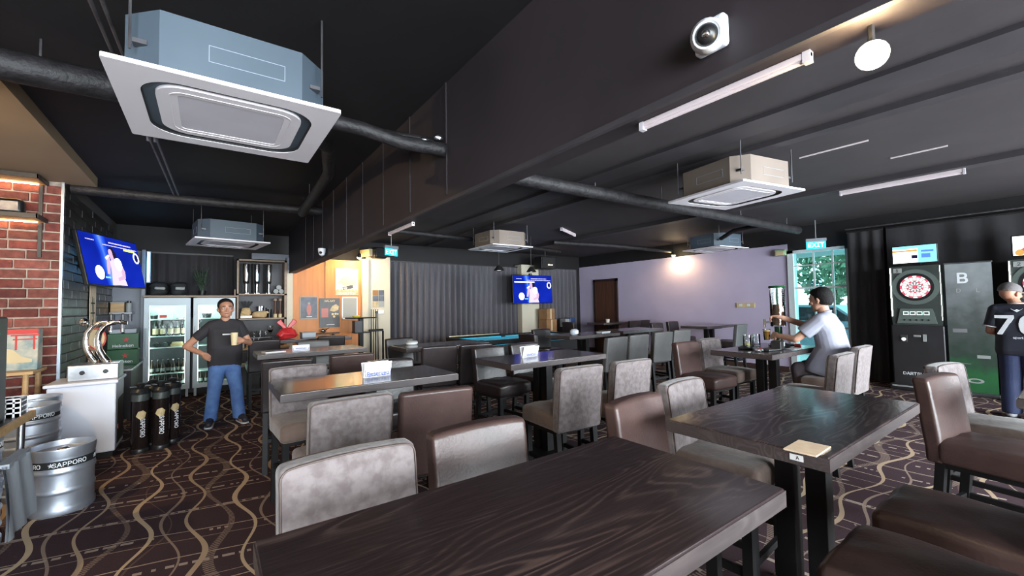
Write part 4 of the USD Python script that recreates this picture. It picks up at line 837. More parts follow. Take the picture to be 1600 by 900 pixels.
obj('wall_arm', MB().cyl((.10, .09, .1), (.25, .60, .30), .03, 10).box((.25, .61, .30), (.24, .03, .24)).cyl((-.05, .06, .45), (-.05, .06, .40), .05, 10), 'black_metal', t, 30)

# ================================================================ dart machines
def dart_machine(loc, rz, num, label, board, screen):
    """Faces -Y before turning; 0.66 m wide."""
    t = thing('dart_machine', label, 'dart machine', loc, rz, 'electronic dart machines'); W = .66
    obj('lower_cabinet', MB().rbox((0, .22, .56), (W, .44, 1.06), .02), 'cabinet_black', t)
    obj('base_step', MB().rbox((0, .12, .045), (W+.04, .62, .09), .02), 'cabinet_black', t); obj('kick_strip', MB().b(-W/2+.02, W/2-.02, -.195, -.188, .06, .085), 'label_grey', t, False)
    obj('head_cabinet', MB().prism(sg.Polygon([(-W/2+.02, 1.09), (W/2-.02, 1.09), (W/2, 1.35), (W/2-.01, 2.10), (-W/2+.01, 2.10), (-W/2, 1.35)]), -.40, -.03, FRONT), 'cabinet_grey', t, 30)
    obj('side_light', MB().box((-W/2+.020, .026, 1.66), (.016, .014, .84)), 'led_white', t, False); obj('side_light', MB().box((W/2-.020, .026, 1.63), (.006, .014, .90)), 'led_white', t, False)
    cz = 1.74; R0 = .235
    P = lambda poly, k, mat, name: obj(name, xf(prism_mesh(poly, 0, .006), FRONT, t=(0, .028-.004*k, cz)), mat, t, False)
    P(sg.Point(0, 0).buffer(R0+.065, quad_segs=16), 0, 'glow_panel', 'number_ring'); P(sg.Point(0, 0).buffer(R0, quad_segs=16), 1, 'dartboard_black', 'board_body')
    def sect(i, r0, r1, g=.5):
        a0, a1 = math.radians(i*18-9+g+90), math.radians(i*18+9-g+90); th = np.linspace(a0, a1, 4)
        return sg.Polygon([(r1*math.cos(x), r1*math.sin(x)) for x in th]+[(r0*math.cos(x), r0*math.sin(x)) for x in th[::-1]])
    for i in range(20):
        ca, cb = (('board_pink', 'board_white') if i % 2 else ('board_white', 'board_pink')) if board == 'pink' else (('board_pink', 'board_blue') if i % 2 else ('board_white', 'board_pink'))
        P(sect(i, .170, .192), 2, ca, 'double_segment'); P(sect(i, .108, .166, .8), 2, 'board_white' if board == 'pink' or i % 2 else 'board_blue', 'outer_segment'); P(sect(i, .084, .104), 2, cb, 'treble_segment'); P(sect(i, .032, .080), 2, 'board_white' if i % 2 == 0 else 'label_grey', 'inner_segment')
    P(sg.Point(0, 0).buffer(.027), 2, 'board_pink', 'bullseye')
    for i, n in enumerate((20, 5, 12, 9, 14, 11, 8, 16, 7, 19, 3, 17, 2, 15, 10, 6, 13, 4, 18, 1)):
        a = math.radians(90+18*i); obj('board_number', MB().text(str(n), .026, FRONT, t=(.268*math.cos(a), .0245, cz+.268*math.sin(a)), depth=.002), 'board_num', t, False)
    obj('number_plate', MB().b(-W/2+.06, -W/2+.17, .020, .030, 1.99, 2.07), 'label_grey', t, False); obj('plate_number', MB().text(num, .05, FRONT, t=(-W/2+.115, .0195, 2.03), depth=.002), 'ink_black', t, False)
    obj('control_panel', MB().prism(sg.Polygon([(-.20, 1.37), (.20, 1.37), (.25, 1.12), (-.25, 1.12)]), -.03, -.01, FRONT), 'glow_panel', t, False)
    for k in range(4): obj('score_window', MB().b(-.165+k*.085, -.092+k*.085, .004, .012, 1.265, 1.325), 'button_teal', t, False); obj('score_panel', MB().b(-.154+k*.085, -.103+k*.085, .002, .006, 1.278, 1.312), 'glow_panel', t, False)
    for k in range(5): obj('push_button', MB().cyl((-.15+k*.075, .012, 1.18), (-.15+k*.075, .0, 1.18), .013, 10), 'black_plastic', t)
    obj('coin_panel', MB().rbox((-.17, -.002, .86), (.09, .01, .12), .004), 'cabinet_grey', t); obj('coin_button', MB().cyl((-.17, -.008, .85), (-.17, -.018, .85), .03, 14), 'board_white', t)
    obj('card_slot', MB().rbox((.0, -.002, .91), (.09, .01, .03), .003).rbox((.09, -.002, .88), (.045, .01, .12), .003), 'label_grey', t)
    obj('cabinet_lettering', MB().text('DARTSLIVE', .048, FRONT, t=(-.02, -.0015, .27), depth=.003, bold=True), 'ink_white', t, False)
    obj('screen_arm', MB().box((0, .25, 2.14), (.10, .08, .14)), 'black_metal', t, False)
    obj('top_monitor', MB().rbox((.01, .06, 2.30), (.58, .06, .32), .012), 'black_plastic', t); obj('monitor_picture', MB().b(-.265, .285, .0255, .03, 2.155, 2.445), 'scr_white', t, False)
    y = .0245
    if screen == 'menu':
        obj('menu_banner', MB().b(-.265, .285, y-.001, y, 2.40, 2.445), 'scr_cyan', t, False); obj('menu_stripe', MB().b(-.265, .05, y-.001, y, 2.35, 2.375), 'scr_orange', t, False); obj('menu_panel', MB().b(.06, .285, y-.001, y, 2.155, 2.40), 'scr_cyan', t, False)
        for k in range(3): obj('menu_button', MB().b(-.24+k*.17, -.13+k*.17, y-.002, y, 2.23, 2.30), 'scr_blue' if k == 2 else 'scr_pale', t, False)
        obj('menu_button', MB().b(-.02, .05, y-.003, y, 2.23, 2.28), 'scr_dark', t, False); obj('menu_button', MB().b(.10, .25, y-.002, y, 2.33, 2.36), 'scr_blue', t, False)
    else:
        for k, mat in enumerate(('scr_red', 'scr_blue')): obj('picture_bar', MB().box((0, 0, 0), (.34, .001, .07)).mesh().apply_transform(rot('y', -38)).apply_translation((-.06+k*.22, y, 2.30-k*.04)), mat, t, False); obj('picture_knob', MB().cyl((-.20+k*.22, y-.002, 2.20-k*.02), (-.20+k*.22, y, 2.20-k*.02), .045, 14), 'scr_orange' if k == 0 else 'scr_cyan', t)
    return t
dart_machine((9.72, 1.78, 0), -90, '1', 'lit dart machine number 1 with pink and white board, left of the banner', 'pink', 'menu')
dart_machine((9.72, .42, 0), -90, '2', 'lit dart machine number 2 with blue-tinted board, cut by the right picture edge', 'blue', 'bars')
# roll-up banner between them
t = thing('roll_up_banner', 'tall printed banner fading from grey to green between the dart machines', 'banner', (9.74, 1.16, 0), -90)
M['banner_print'] = usdkit.material(stage, '/World/Looks/banner_print', {'tc': ('texture_coordinate', {}), 's': ('separate_xyz', {}), 'n': ('noise_texture', {'scale': 5., 'detail': 4.}), 'mm': ('math', {'math_type': 'multiply_add', 'value2': .5, 'value3': -.25}), 'm': ('math', {'math_type': 'multiply_add', 'value2': .475}),
    'r': ('rgb_ramp', {'ramp': [(0, (.02, .10, .035)), (.13, (.022, .12, .04)), (.30, (.03, .05, .038)), (.55, (.075, .085, .082)), (.85, (.20, .215, .225)), (1, (.26, .28, .295))]}), 'p': ('principled_bsdf', {'roughness': .45})},
    [('tc.object', 's.vector'), ('tc.object', 'n.vector'), ('n.fac', 'mm.value1'), ('s.z', 'm.value1'), ('mm.result' if False else 'mm.value', 'm.value3'), ('m.value', 'r.fac'), ('r.color', 'p.base_color')], surface='p.BSDF')
obj('printed_sheet', MB().b(-.255, .255, 0, .004, .06, 2.10), 'banner_print', t, False); obj('base_cassette', MB().rbox((0, .02, .03), (.56, .16, .06), .02), 'galv', t); obj('top_bar', MB().rbox((0, .004, 2.10), (.53, .02, .025), .008), 'galv', t); obj('rear_pole', MB().cyl((0, .035, .05), (0, .02, 2.1), .010, 8), 'galv', t)
for txt, hh, x, z, mt in (('B', .16, -.06, 1.86, 'ink_white'), ('D', .06, -.11, 1.66, 'label_grey'), ('L', .06, .10, 1.66, 'label_grey')): obj('lettering', MB().text(txt, hh, FRONT, t=(x, -.0005, z), depth=.001, bold=True), mt, t, False)
for x, z, w, h, mt in ((-.12, 1.02, .16, .06, 'ink_grey'), (.12, .62, .14, .05, 'label_grey'), (-.10, .50, .16, .012, 'ink_grey')): obj('printed_block', MB().b(x-w/2, x+w/2, -.001, 0, z-h/2, z+h/2), mt, t, False)
ell = __import__('shapely').affinity.scale(sg.Point(0, 0).buffer(.07), 1.3, .55); obj('printed_emblem', xf(prism_mesh(ell.difference(__import__('shapely').affinity.scale(ell, .62, .5)), 0, .001), FRONT, t=(.02, 0, .24)), 'label_grey', t, False)

# ================================================================ the bar corner: coolers
def cooler(x0, label, n):
    t = thing('drinks_cooler', label, 'cooler', (x0, 9.62, 0)); W, D, H = .64, .55, 1.78
    obj('cabinet', MB().b(0, .04, .03, D, .12, H).b(W-.04, W, .03, D, .12, H).b(0, W, D-.03, D, .12, H).b(0, W, .03, D, .12, .19).b(0, W, .03, D, H-.05, H), 'black_plastic', t, False)
    obj('inner_lining', MB().b(.04, .05, .05, D-.03, .19, H-.05).b(W-.05, W-.04, .05, D-.03, .19, H-.05).b(.04, W-.04, D-.045, D-.03, .19, H-.05).b(.04, W-.04, .05, D-.03, .19, .20).b(.04, W-.04, .05, D-.03, H-.07, H-.05), 'cooler_inside', t, False)
    obj('door_frame', MB().b(0, .07, -.02, .03, .14, H-.01).b(W-.07, W, -.02, .03, .14, H-.01).b(.07, W-.07, -.02, .03, .14, .22).b(.07, W-.07, -.02, .03, H-.14, H-.01), 'cooler_frame', t, False)
    obj('door_glass', MB().b(.07, W-.07, .0, .008, .22, H-.14), 'cooler_glass', t, False); obj('door_handle', MB().rbox((.035, -.035, 1.0), (.025, .025, .5), .008), 'cooler_frame', t)
    obj('light_tube', MB().cyl((.08, .08, H-.10), (W-.08, .08, H-.10), .018, 10), 'led_cool', t); obj('light_tube', MB().cyl((W-.065, .045, .25), (W-.065, .045, H-.15), .014, 10), 'led_cool', t); obj('light_tube', MB().cyl((.065, .045, .25), (.065, .045, H-.15), .014, 10), 'led_cool', t)
    for z in (.44, .90, 1.10, 1.40): obj('shelf', MB().b(.05, W-.05, .06, D-.05, z-.018, z), 'shelf_wire', t, False)
    obj('kick_plate', MB().b(.02, W-.02, .05, .08, .02, .12), 'black_matte', t, False)
    for x in (.04, W-.04): obj('foot', MB().cyl((x, 0.0, 0), (x, 0.0, .14), .022, 10), 'cooler_frame', t); obj('foot', MB().cyl((x, D-.06, 0), (x, D-.06, .12), .02, 10), 'black_matte', t)
    return t
cooler(-.90, 'white-framed glass drinks cooler, the left one, full of bottles', 0)
cooler(-.22, 'white-framed glass drinks cooler partly behind the black-shirted person', 1)
t = thing('cooler_top_board', 'dark shelf board resting on top of both coolers', 'shelf board'); obj('board', MB().rbox((-.24, 9.88, 1.80), (1.36, .56, .035), .006), 'shelf_wood', t); obj('end_stop', MB().b(.40, .42, 9.62, 10.1, 1.8175, 1.93), 'shelf_wood', t, False)
def bottle(kind, label, cat='bottle'):
    t = thing(kind, label, cat)
    if kind == 'sake_bottle': obj('bottle_body', MB().lathe([(0, 0), (.038, 0), (.040, .01), (.040, .17), (.032, .205), (.014, .25), (.013, .29), (.015, .292), (.015, .30), (0, .30)], 14), 'bottle_dark', t); obj('paper_label', MB().lathe([(.0405, .03), (.0410, .03), (.0410, .13), (.0405, .13)], 14), 'label_cream', t); obj('bottle_cap', MB().cyl((0, 0, .298), (0, 0, .312), .015, 10), 'black_matte', t)
    elif kind == 'beer_bottle': obj('bottle_body', MB().lathe([(0, 0), (.030, 0), (.031, .01), (.031, .125), (.024, .155), (.0125, .19), (.012, .23), (0, .23)], 12), 'bottle_brown', t); obj('paper_label', MB().lathe([(.0313, .035), (.0318, .035), (.0318, .09), (.0313, .09)], 12), 'label_grey', t); obj('bottle_cap', MB().cyl((0, 0, .228), (0, 0, .238), .0135, 10), 'steel', t)
    elif kind == 'drink_can': obj('can_body', MB().lathe([(0, 0), (.026, 0), (.032, .01), (.032, .105), (.027, .118), (0, .118)], 14), 'label_grey', t); obj('can_print', MB().lathe([(.0322, .03), (.0326, .03), (.0326, .085), (.0322, .085)], 14), 'bottle_green', t)
    elif kind == 'sauce_bottle': obj('bottle_body', MB().lathe([(0, 0), (.03, 0), (.031, .12), (.014, .16), (.013, .19), (0, .19)], 12), 'bottle_yellow', t); obj('bottle_cap', MB().cyl((0, 0, .188), (0, 0, .215), .014, 10), 'black_matte', t)
    return t
SK, BB, CAN = Proto(bottle('sake_bottle', 'x')), Proto(bottle('beer_bottle', 'x')), Proto(bottle('drink_can', 'x'))
for i, (x, y, s) in enumerate(((-.755, 9.76, 0), (-.66, 9.78, 0), (-.545, 9.76, 0), (-.455, 9.77, 0), (-.36, 9.79, 0))):
    SK.put((x, y, 1.10), i*31, 'dark sake bottle with pale label, %s from left on the left cooler\'s second shelf' % ORD[i], 'sake bottles in the left cooler')
for i in range(7): BB.put((-.79+i*.072, 9.74+.05*(i % 2), .44), i*40, 'brown beer bottle, %s from left on the low middle shelf of the left cooler' % ORD[i], 'beer bottles in the left cooler')
for i in range(6): BB.put((-.77+i*.08, 9.76, .20), i*25, 'brown beer bottle, %s from left on the bottom shelf of the left cooler' % ORD[i], 'beer bottles in the left cooler')
for i in range(4): BB.put((-.10+i*.085, 9.76, .20), i*25, 'brown beer bottle, %s from left on the bottom shelf of the right cooler' % ORD[i], 'beer bottles in the right cooler')
for i in range(3): CAN.put((-.10+i*.09, 9.75, 1.10), i*50, 'small drink can, %s from left on the second shelf of the right cooler' % ORD[i], 'cans in the right cooler')
t = bottle('sauce_bottle', 'yellow squeeze bottle on the second shelf of the right cooler'); move(t, (.18, 9.77, 1.10))
t = thing('lying_bottle', 'dark bottle lying with its base forward on the third shelf of the left cooler, left', 'bottle', (-.74, 9.72, .94)); obj('bottle_body', MB().lathe([(0, 0), (.036, 0), (.037, .17), (.013, .23), (.013, .28), (0, .28)], 12).mesh().apply_transform(rot('x', -90)), 'bottle_dark', t); obj('paper_label', MB().lathe([(.0372, .05), (.0377, .05), (.0377, .12), (.0372, .12)], 12).mesh().apply_transform(rot('x', -90)), 'label_white', t)
t2 = dup(t, (-.63, 9.73, .94), 0, 'dark bottle lying with its base forward on the third shelf of the left cooler, right')
t = thing('cling_wrapped_tray', 'pale wrapped food tray on the third shelf of the left cooler', 'tray', (-.45, 9.80, .90)); obj('tray_base', MB().rbox((0, 0, .02), (.20, .18, .04), .012), 'tan_bag', t); m = rbox_mesh((.17, .15, .06), .03, 3); m.apply_translation((0, 0, .055)); obj('wrapped_food', m, 'label_cream', t)
t = thing('milk_carton', 'white cartons lying on the top shelf of the left cooler', 'carton', (-.62, 9.80, 1.40)); obj('carton_body', MB().rbox((0, 0, .045), (.20, .14, .09), .006), 'paper_white', t); obj('carton_print', MB().b(-.08, .02, -.0725, -.070, .02, .07), 'red_print', t, False)
t = thing('black_tub', 'black lidded tub on the top shelf of the left cooler', 'tub', (-.78, 9.80, 1.40)); obj('tub_body', MB().lathe([(0, 0), (.045, 0), (.052, .06), (0, .06)], 14), 'black_plastic', t); obj('lid', MB().cyl((0, 0, .06), (0, 0, .072), .055, 14), 'label_grey', t)
t = thing('black_tub', 'black lidded tub on the top shelf of the right cooler', 'tub', (-.02, 9.80, 1.40)); obj('tub_body', MB().lathe([(0, 0), (.06, 0), (.075, .07), (0, .07)], 14), 'black_plastic', t); obj('lid', MB().cyl((0, 0, .07), (0, 0, .082), .078, 14), 'black_matte', t)
t = thing('stacked_trays', 'stack of pale food trays on the fourth shelf of the left cooler', 'trays', (-.52, 9.80+.10, .44)); obj('tray_stack', MB().rbox((0, 0, .02), (.22, .12, .04), .01).rbox((0, 0, .062), (.21, .115, .04), .01), 'label_grey', t)
# on top of the coolers
for k, (x, lab) in enumerate(((-.72, 'dark wrapped bundle with a pale patch on top of the left cooler, left of two'), (-.44, 'dark wrapped bundle with a pale patch on top of the left cooler, right of two'))):
    t = thing('wrapped_bundle', lab, 'bundle', (x, 9.86, 1.8175)); m = rbox_mesh((.25, .30, .24), .09, 4, (3, 3, 2)); m.vertices += (meshkit.noise(m.vertices*11, k)[:, None]-.5)*.05; m.apply_translation((0, 0, .125)); obj('wrapping', m, 'black_matte', t, True)
    m = rbox_mesh((.15, .05, .05), .02, 3, (3, 2, 2)); m.vertices += (meshkit.noise(m.vertices*25, 4+k)[:, None]-.5)*.02; m.apply_translation((.02, -.14, .13)); obj('pale_cloth', m, 'label_grey', t, True)
t = thing('potted_plant', 'dark green plant with thin stems on top of the coolers', 'plant', (-.10, 9.90, 1.8175)); obj('pot', MB().lathe([(0, 0), (.05, 0), (.065, .10), (.06, .10), (.05, .02), (0, .02)], 14), 'black_plastic', t)
rg = np.random.default_rng(11); st = MB()
lv = []
for k in range(26):
    a, r, h = rg.uniform(0, 6.28), rg.uniform(.05, .17), rg.uniform(.30, .60); tip = np.array([math.cos(a)*r, math.sin(a)*r*.7, h]); st.tube([(0, 0, .05), tip*.5+[0, 0, .05], tip], .004, 5)
    for q in range(5): c = tip*(.5+.12*q)+rg.normal(0, .02, 3); d_ = rg.normal(size=3); d_ /= np.linalg.norm(d_); e_ = np.cross(d_, [0, 0, 1]); s = rg.uniform(.02, .045); lv.append([c-d_*s, c+e_*s*.35, c+d_*s, c-e_*s*.35])
obj('stem', st, 'leaf_dark', t, kind='stuff'); V = np.array(lv).reshape(-1, 3); i = np.arange(len(lv))*4
obj('leaves', trimesh.Trimesh(V, np.vstack([np.stack([i, i+1, i+2], 1), np.stack([i, i+2, i+3], 1)]), process=False), 'leaf_dark', t, False, kind='stuff')
t = thing('neon_tube', 'blue glowing neon tube upright beside the television', 'neon light', (-.86, 9.70, 2.06)); obj('glowing_tube', MB().cyl((0, 0, 0), (0, 0, .52), .020, 10), 'led_blue', t); obj('tube_backing', MB().b(-.03, .03, .02, .03, -.02, .54), 'galv', t, False)

# ---- open shelf unit and counter
t = thing('bar_shelf_unit', 'tall open shelf unit with dark back and pale edges beside the coolers', 'shelf unit', (.44, 9.62, 0)); W = .85
obj('side_panel', MB().b(0, .03, 0, .34, 1.34, 2.52), 'shelf_wood', t, False); obj('side_panel', MB().b(W-.04, W, 0, .34, .82, 2.52), 'shelf_wood', t, False)
for z in (1.34, 1.82, 2.49): obj('shelf', MB().b(.0, W, 0, .34, z, z+.03), 'shelf_wood', t, False)
obj('back_panel', MB().b(0, W, .34, .36, 1.36, 2.52), 'cabinet_dark', t, False)
t = thing('bar_counter', 'dark back counter with a pale top below the shelf unit', 'counter', (.44, 9.32, 0)); obj('worktop', MB().rbox((.43, .35, .80), (.88, .70, .035), .006), 'pale_wood', t); obj('cabinet', MB().b(.0, .86, .05, .69, 0, .78), 'cabinet_dark', t, False); obj('cabinet_door', MB().b(.03, .42, .035, .05, .06, .74), 'cabinet_black', t, False); obj('cabinet_door', MB().b(.44, .83, .035, .05, .06, .74), 'cabinet_black', t, False)
t = thing('waste_bin', 'dark bin with pale flat lid before the back counter', 'bin', (.63, 9.05, 0)); obj('bin_body', MB().rbox((0, 0, .26), (.30, .30, .52), .02), 'cabinet_black', t); obj('lid', MB().rbox((0, 0, .54), (.32, .32, .05), .015), 'label_grey', t)
t = thing('steel_box', 'pale metal cabinet standing at the end of the back counter', 'cabinet', (1.02, 9.08, 0)); obj('box_body', MB().rbox((0, 0, .20), (.28, .30, .40), .01), 'label_grey', t); obj('box_door', MB().rbox((0, -.152, .22), (.22, .012, .30), .004), 'dartboard_black', t)
tw = None
for i, x in enumerate((.60, .78, .985)):
    lab = 'chrome beer tower standing on the top shelf beside the coolers, %s of three' % ('leftmost', 'middle', 'rightmost')[i]
    if tw is None:
        tw = thing('silver_beer_tower', lab, 'beer dispenser', (x, 9.78, 1.85), 0, 'chrome beer towers on the shelf')
        obj('column', MB().lathe([(0, 0), (.055, 0), (.055, .02), (.03, .04), (.032, .22), (.05, .27), (.056, .58), (.05, .60), (0, .60)], 16), 'chrome', tw); obj('band', MB().lathe([(.034, .20), (.038, .20), (.05, .245), (.046, .25)], 16), 'black_plastic', tw); obj('dark_cover', MB().b(-.085, -.060, -.03, .05, .02, .60), 'black_matte', tw, False)
    else: dup(tw, (x, 9.78, 1.85), 20*i, lab)
t = thing('folded_towels', 'rolled white towels on the top shelf at its right end', 'towels', (1.16, 9.80, 1.85));
for k, (x, z) in enumerate(((-.05, .05), (.045, .05), (0, .13))): obj('towel_roll', MB().cyl((x, -.10, z), (x, .10, z), .046, 14), 'label_grey', t)
t = thing('knife_block', 'tan bag with dark leaves on the lower shelf, at its left', 'bag', (.60, 9.76, 1.37)); m = rbox_mesh((.17, .14, .15), .05, 4, (3, 3, 3)); m.vertices += (meshkit.noise(m.vertices*22, 2)[:, None]-.5)*.035; m.apply_translation((0, 0, .13)); obj('paper_bag', m, 'tan_bag', t, True); obj('tray_base', MB().rbox((0, 0, .03), (.20, .17, .055), .008), 'plate_white', t)
lf = MB(); [lf.add(rbox_mesh((.03, .012, .16), .005, 1), rot('y', a), t=(x, 0, .26)) for a, x in ((-25, -.04), (-8, -.01), (18, .03), (34, .06))]; obj('dark_leaf', lf, 'black_matte', t, kind='stuff')
t = thing('bread_bag', 'tan bread loaf in a bag on the lower shelf', 'bread', (.83, 9.76, 1.37)); m = rbox_mesh((.26, .16, .13), .06, 4, (4, 3, 2)); m.vertices += (meshkit.noise(m.vertices*14, 6)[:, None]-.5)*.03; m.apply_translation((0, 0, .068)); obj('loaf', m, 'tan_bag', t, True); obj('bag_knot', MB().cyl((.11, 0, .09), (.15, 0, .12), .015, 8, .03), 'label_cream', t)
t = thing('coffee_cups', 'dark and silver cups stacked behind the bread on the lower shelf', 'cups', (.92, 9.86, 1.37))
for k, (x, h, mt) in enumerate(((-.09, .23, 'steel'), (.0, .20, 'black_plastic'), (.09, .17, 'black_plastic'), (-.04, .24, 'steel'))): obj('cup', MB().lathe([(0, 0), (.035, 0), (.042, h), (.036, h), (.03, .01), (0, .01)], 12, (x, .0 if k < 3 else -.0+.05, 0)), mt, t)
pmill = None
for i, x in enumerate((1.10, 1.19)):
    lab = '%s of two tall wooden pepper mills on the lower shelf' % ('left', 'right')[i]
    if pmill is None:
        pmill = thing('pepper_mill', lab, 'pepper mill', (x, 9.74, 1.37), 0, 'wooden pepper mills'); obj('mill_body', MB().lathe([(0, .07), (.030, .07), (.032, .12), (.022, .16), (.023, .34), (.0, .34)], 14), 'brown_door', pmill); obj('mill_foot', MB().lathe([(0, 0), (.036, 0), (.036, .07), (.03, .075), (0, .075)], 14), 'label_cream', pmill); obj('mill_head', MB().lathe([(0, .34), (.036, .34), (.038, .36), (.03, .385), (0, .39)], 14), 'shelf_wood', pmill)
    else: dup(pmill, (x, 9.74, 1.37), 0, lab)
t = thing('wine_glass', 'wine glass standing on the back counter beside the red bag', 'glass', (.98, 9.42, .8175)); obj('glass_bowl', MB().lathe([(0, 0), (.05, 0), (.006, .012), (.005, .24), (.03, .27), (.055, .33), (.05, .40), (.046, .40), (.05, .33), (.026, .275), (0, .262)], 18), 'glass', t); obj('wine_rest', MB().lathe([(0, .265), (.026, .277), (.048, .325), (0, .325)], 14), 'bottle_dark', t)
t = thing('serving_plate', 'white plate with a cork on the back counter', 'plate', (.90, 9.50, .8175), 0); obj('dish', MB().lathe([(0, 0), (.09, 0), (.14, .03), (.135, .034), (.085, .01), (0, .01)], 22), 'plate_white', t); obj('cork_stopper', MB().cyl((0, 0, .01), (0, 0, .07), .025, 10), 'pale_wood', t)
t = thing('spice_jar', 'orange-lidded spice jar on the back counter', 'jar', (.62, 9.44, .8175)); obj('jar_body', MB().cyl((0, 0, 0), (0, 0, .11), .035, 14), 'label_cream', t); obj('lid', MB().cyl((0, 0, .11), (0, 0, .135), .036, 14), 'red_print', t)
sj = None
for i, x in enumerate((.71, .785)):
    lab = 'clear pump bottle on the back counter, %s of two' % ('left', 'right')[i]
    if sj is None: sj = thing('pump_bottle', lab, 'bottle', (x, 9.42, .8175)); obj('bottle_body', MB().lathe([(0, 0), (.034, 0), (.034, .10), (.012, .13), (0, .13)], 12), 'label_grey', sj); obj('pump', MB().cyl((0, 0, .13), (0, 0, .18), .006, 8).cyl((0, 0, .178), (0, -.04, .174), .006, 8), 'white_plastic', sj)
    else: dup(sj, (x, 9.42, .8175), 15, lab)
t = thing('paper_towel_roll', 'white paper roll standing on the back counter behind the black-shirted person', 'paper roll', (.51, 9.42, .8175)); obj('roll', MB().lathe([(.02, 0), (.052, 0), (.052, .30), (.02, .30)], 16), 'paper_white', t); obj('roll_core', MB().cyl((0, 0, 0), (0, 0, .34), .012, 8), 'steel', t)
t = thing('glass_rack', 'small grey glass rack on the back counter under the shelf unit', 'rack', (.86, 9.72, .8175)); obj('rack_frame', MB().b(-.20, .20, -.10, .10, .16, .175).b(-.2, -.185, -.1, .1, 0, .17).b(.185, .2, -.1, .1, 0, .17), 'galv', t, False)
for x in (-.12, -.02, .08): obj('glass_tumbler', MB().lathe([(0, 0), (.03, 0), (.036, .12), (.033, .12), (.027, .006), (0, .006)], 12, (x, 0, .176)), 'glass', t)
# red bag on the hindmost left table
t = thing('plastic_bag', 'knotted red plastic bag standing on the table under the shelf unit', 'bag', (1.16, 8.60, 1.0))
m = rbox_mesh((.34, .26, .20), .09, 5, (5, 4, 3)); v = m.vertices; v[:, :2] *= (1-.45*np.clip((v[:, 2]+.02)/.12, 0, 1))[:, None]; v += (meshkit.noise(v*16, 9)[:, None]-.5)*.045; m.apply_translation((0, 0, .105)); obj('bag_body', m, 'red_plastic', t, True)
for s in (-1, 1):
    m = rbox_mesh((.07, .03, .20), .012, 2, (2, 1, 4)); v = m.vertices; v[:, 0] *= 1+.6*(v[:, 2]/.2); v += (meshkit.noise(v*25, 3+s)[:, None]-.5)*.02; m.apply_transform(rot('y', s*38)); m.apply_translation((s*.075, 0, .255)); obj('bag_handle', m, 'red_plastic', t, True)
t = thing('serving_box', 'flat grey box beside the red bag on the hindmost left table', 'box', (1.52, 8.66, 1.0), 4); obj('box_body', MB().rbox((0, 0, .045), (.24, .18, .09), .012), 'foam_grey', t); obj('box_lid', MB().rbox((0, 0, .095), (.25, .19, .014), .005), 'label_grey', t)
t = thing('long_ledge', 'thin brown ledge fixed low on the orange partition', 'ledge'); obj('ledge_board', MB().b(1.75, 2.34, 9.72, 9.90, .985, 1.01), 'dark_frame', t, False); obj('bracket', MB().b(1.85, 1.87, 9.74, 9.90, .90, .985).b(2.22, 2.24, 9.74, 9.90, .90, .985), 'dark_frame', t, False)
t = thing('metal_scoop', 'small shiny metal scoop lying on the ledge of the orange partition', 'scoop', (2.03, 9.80, 1.01), 30); obj('scoop_bowl', MB().sphere((0, 0, .05), .05, (1.3, .8, .9)), 'chrome', t, True); obj('scoop_handle', MB().cyl((.05, 0, .06), (.15, 0, .10), .008, 8), 'chrome', t)
# posters
def poster(x0, x1, z0, z1, y, label, mat, shapes, name='wall_poster', frame=None):
    t = thing(name, label, 'poster', ((x0+x1)/2, y, (z0+z1)/2)); w, h = x1-x0, z1-z0; obj('printed_sheet', MB().b(-w/2, w/2, -.004, .004, -h/2, h/2), mat, t, False)
    if frame: fr_ = sg.box(-w/2-.01, -h/2-.01, w/2+.01, h/2+.01); obj('frame', xf(prism_mesh(fr_.difference(sg.box(-w/2+.005, -h/2+.005, w/2-.005, h/2-.005)), 0, .012), FRONT, t=(0, .004, 0)), frame, t, False)
    for k, (n, poly, mt) in enumerate(shapes): obj(n, xf(prism_mesh(poly, 0, .001), FRONT, t=(0, -.0042-.0011*(k % 4), 0)), mt, t, False)
    return t
pm('print_night', srgb(70, 74, 92), srgb(40, 40, 52), scale=7, rough=.4); pm('print_dark', srgb(58, 52, 50), srgb(42, 38, 38), scale=5, rough=.4); pm('print_teal', srgb(96, 168, 160), srgb(226, 216, 186), scale=2.2, rough=.4); pm('print_rose', srgb(176, 108, 100), None, rough=.5); pm('print_straw', srgb(196, 176, 132), srgb(168, 146, 106), scale=14, rough=.5)
B_ = lambda x, y, r: sg.Point(x, y).buffer(r)
poster(1.59, 1.92, 1.33, 1.79, 9.895, 'framed night-toned poster with a pale figure on the orange partition', 'print_night', [('figure', unary_union([B_(0, .08, .03), sg.Polygon([(-.035, .05), (.035, .05), (.05, -.05), (.02, -.17), (-.02, -.17), (-.05, -.05)])]), 'print_rose'), ('figure_head', B_(0, .095, .022), 'label_grey'), ('caption', sg.box(-.05, -.20, .06, -.185), 'ink_white')], frame='label_grey')
t = poster(1.96, 2.38, 1.12, 1.76, 9.875, 'dark unframed poster with a title and pale round shapes on the orange partition', 'print_dark', [('rose_panel', sg.box(-.17, -.10, -.03, .10), 'print_rose'), ('straw_patch', sg.Polygon([(.0, .05), (.05, .15), (.13, .19), (.19, .14), (.18, .06), (.09, .02)]), 'print_straw'), ('pale_disc', unary_union([B_(.06, -.03, .026), B_(.12, -.025, .024), B_(.165, -.03, .02), B_(.09, -.085, .026)]), 'label_cream'), ('caption', sg.box(-.07, -.27, .10, -.255), 'ink_white')])
obj('title', MB().text('GALAXY', .040, FRONT, t=(0, -.0045, .26), depth=.001, bold=True), 'label_cream', t, False)
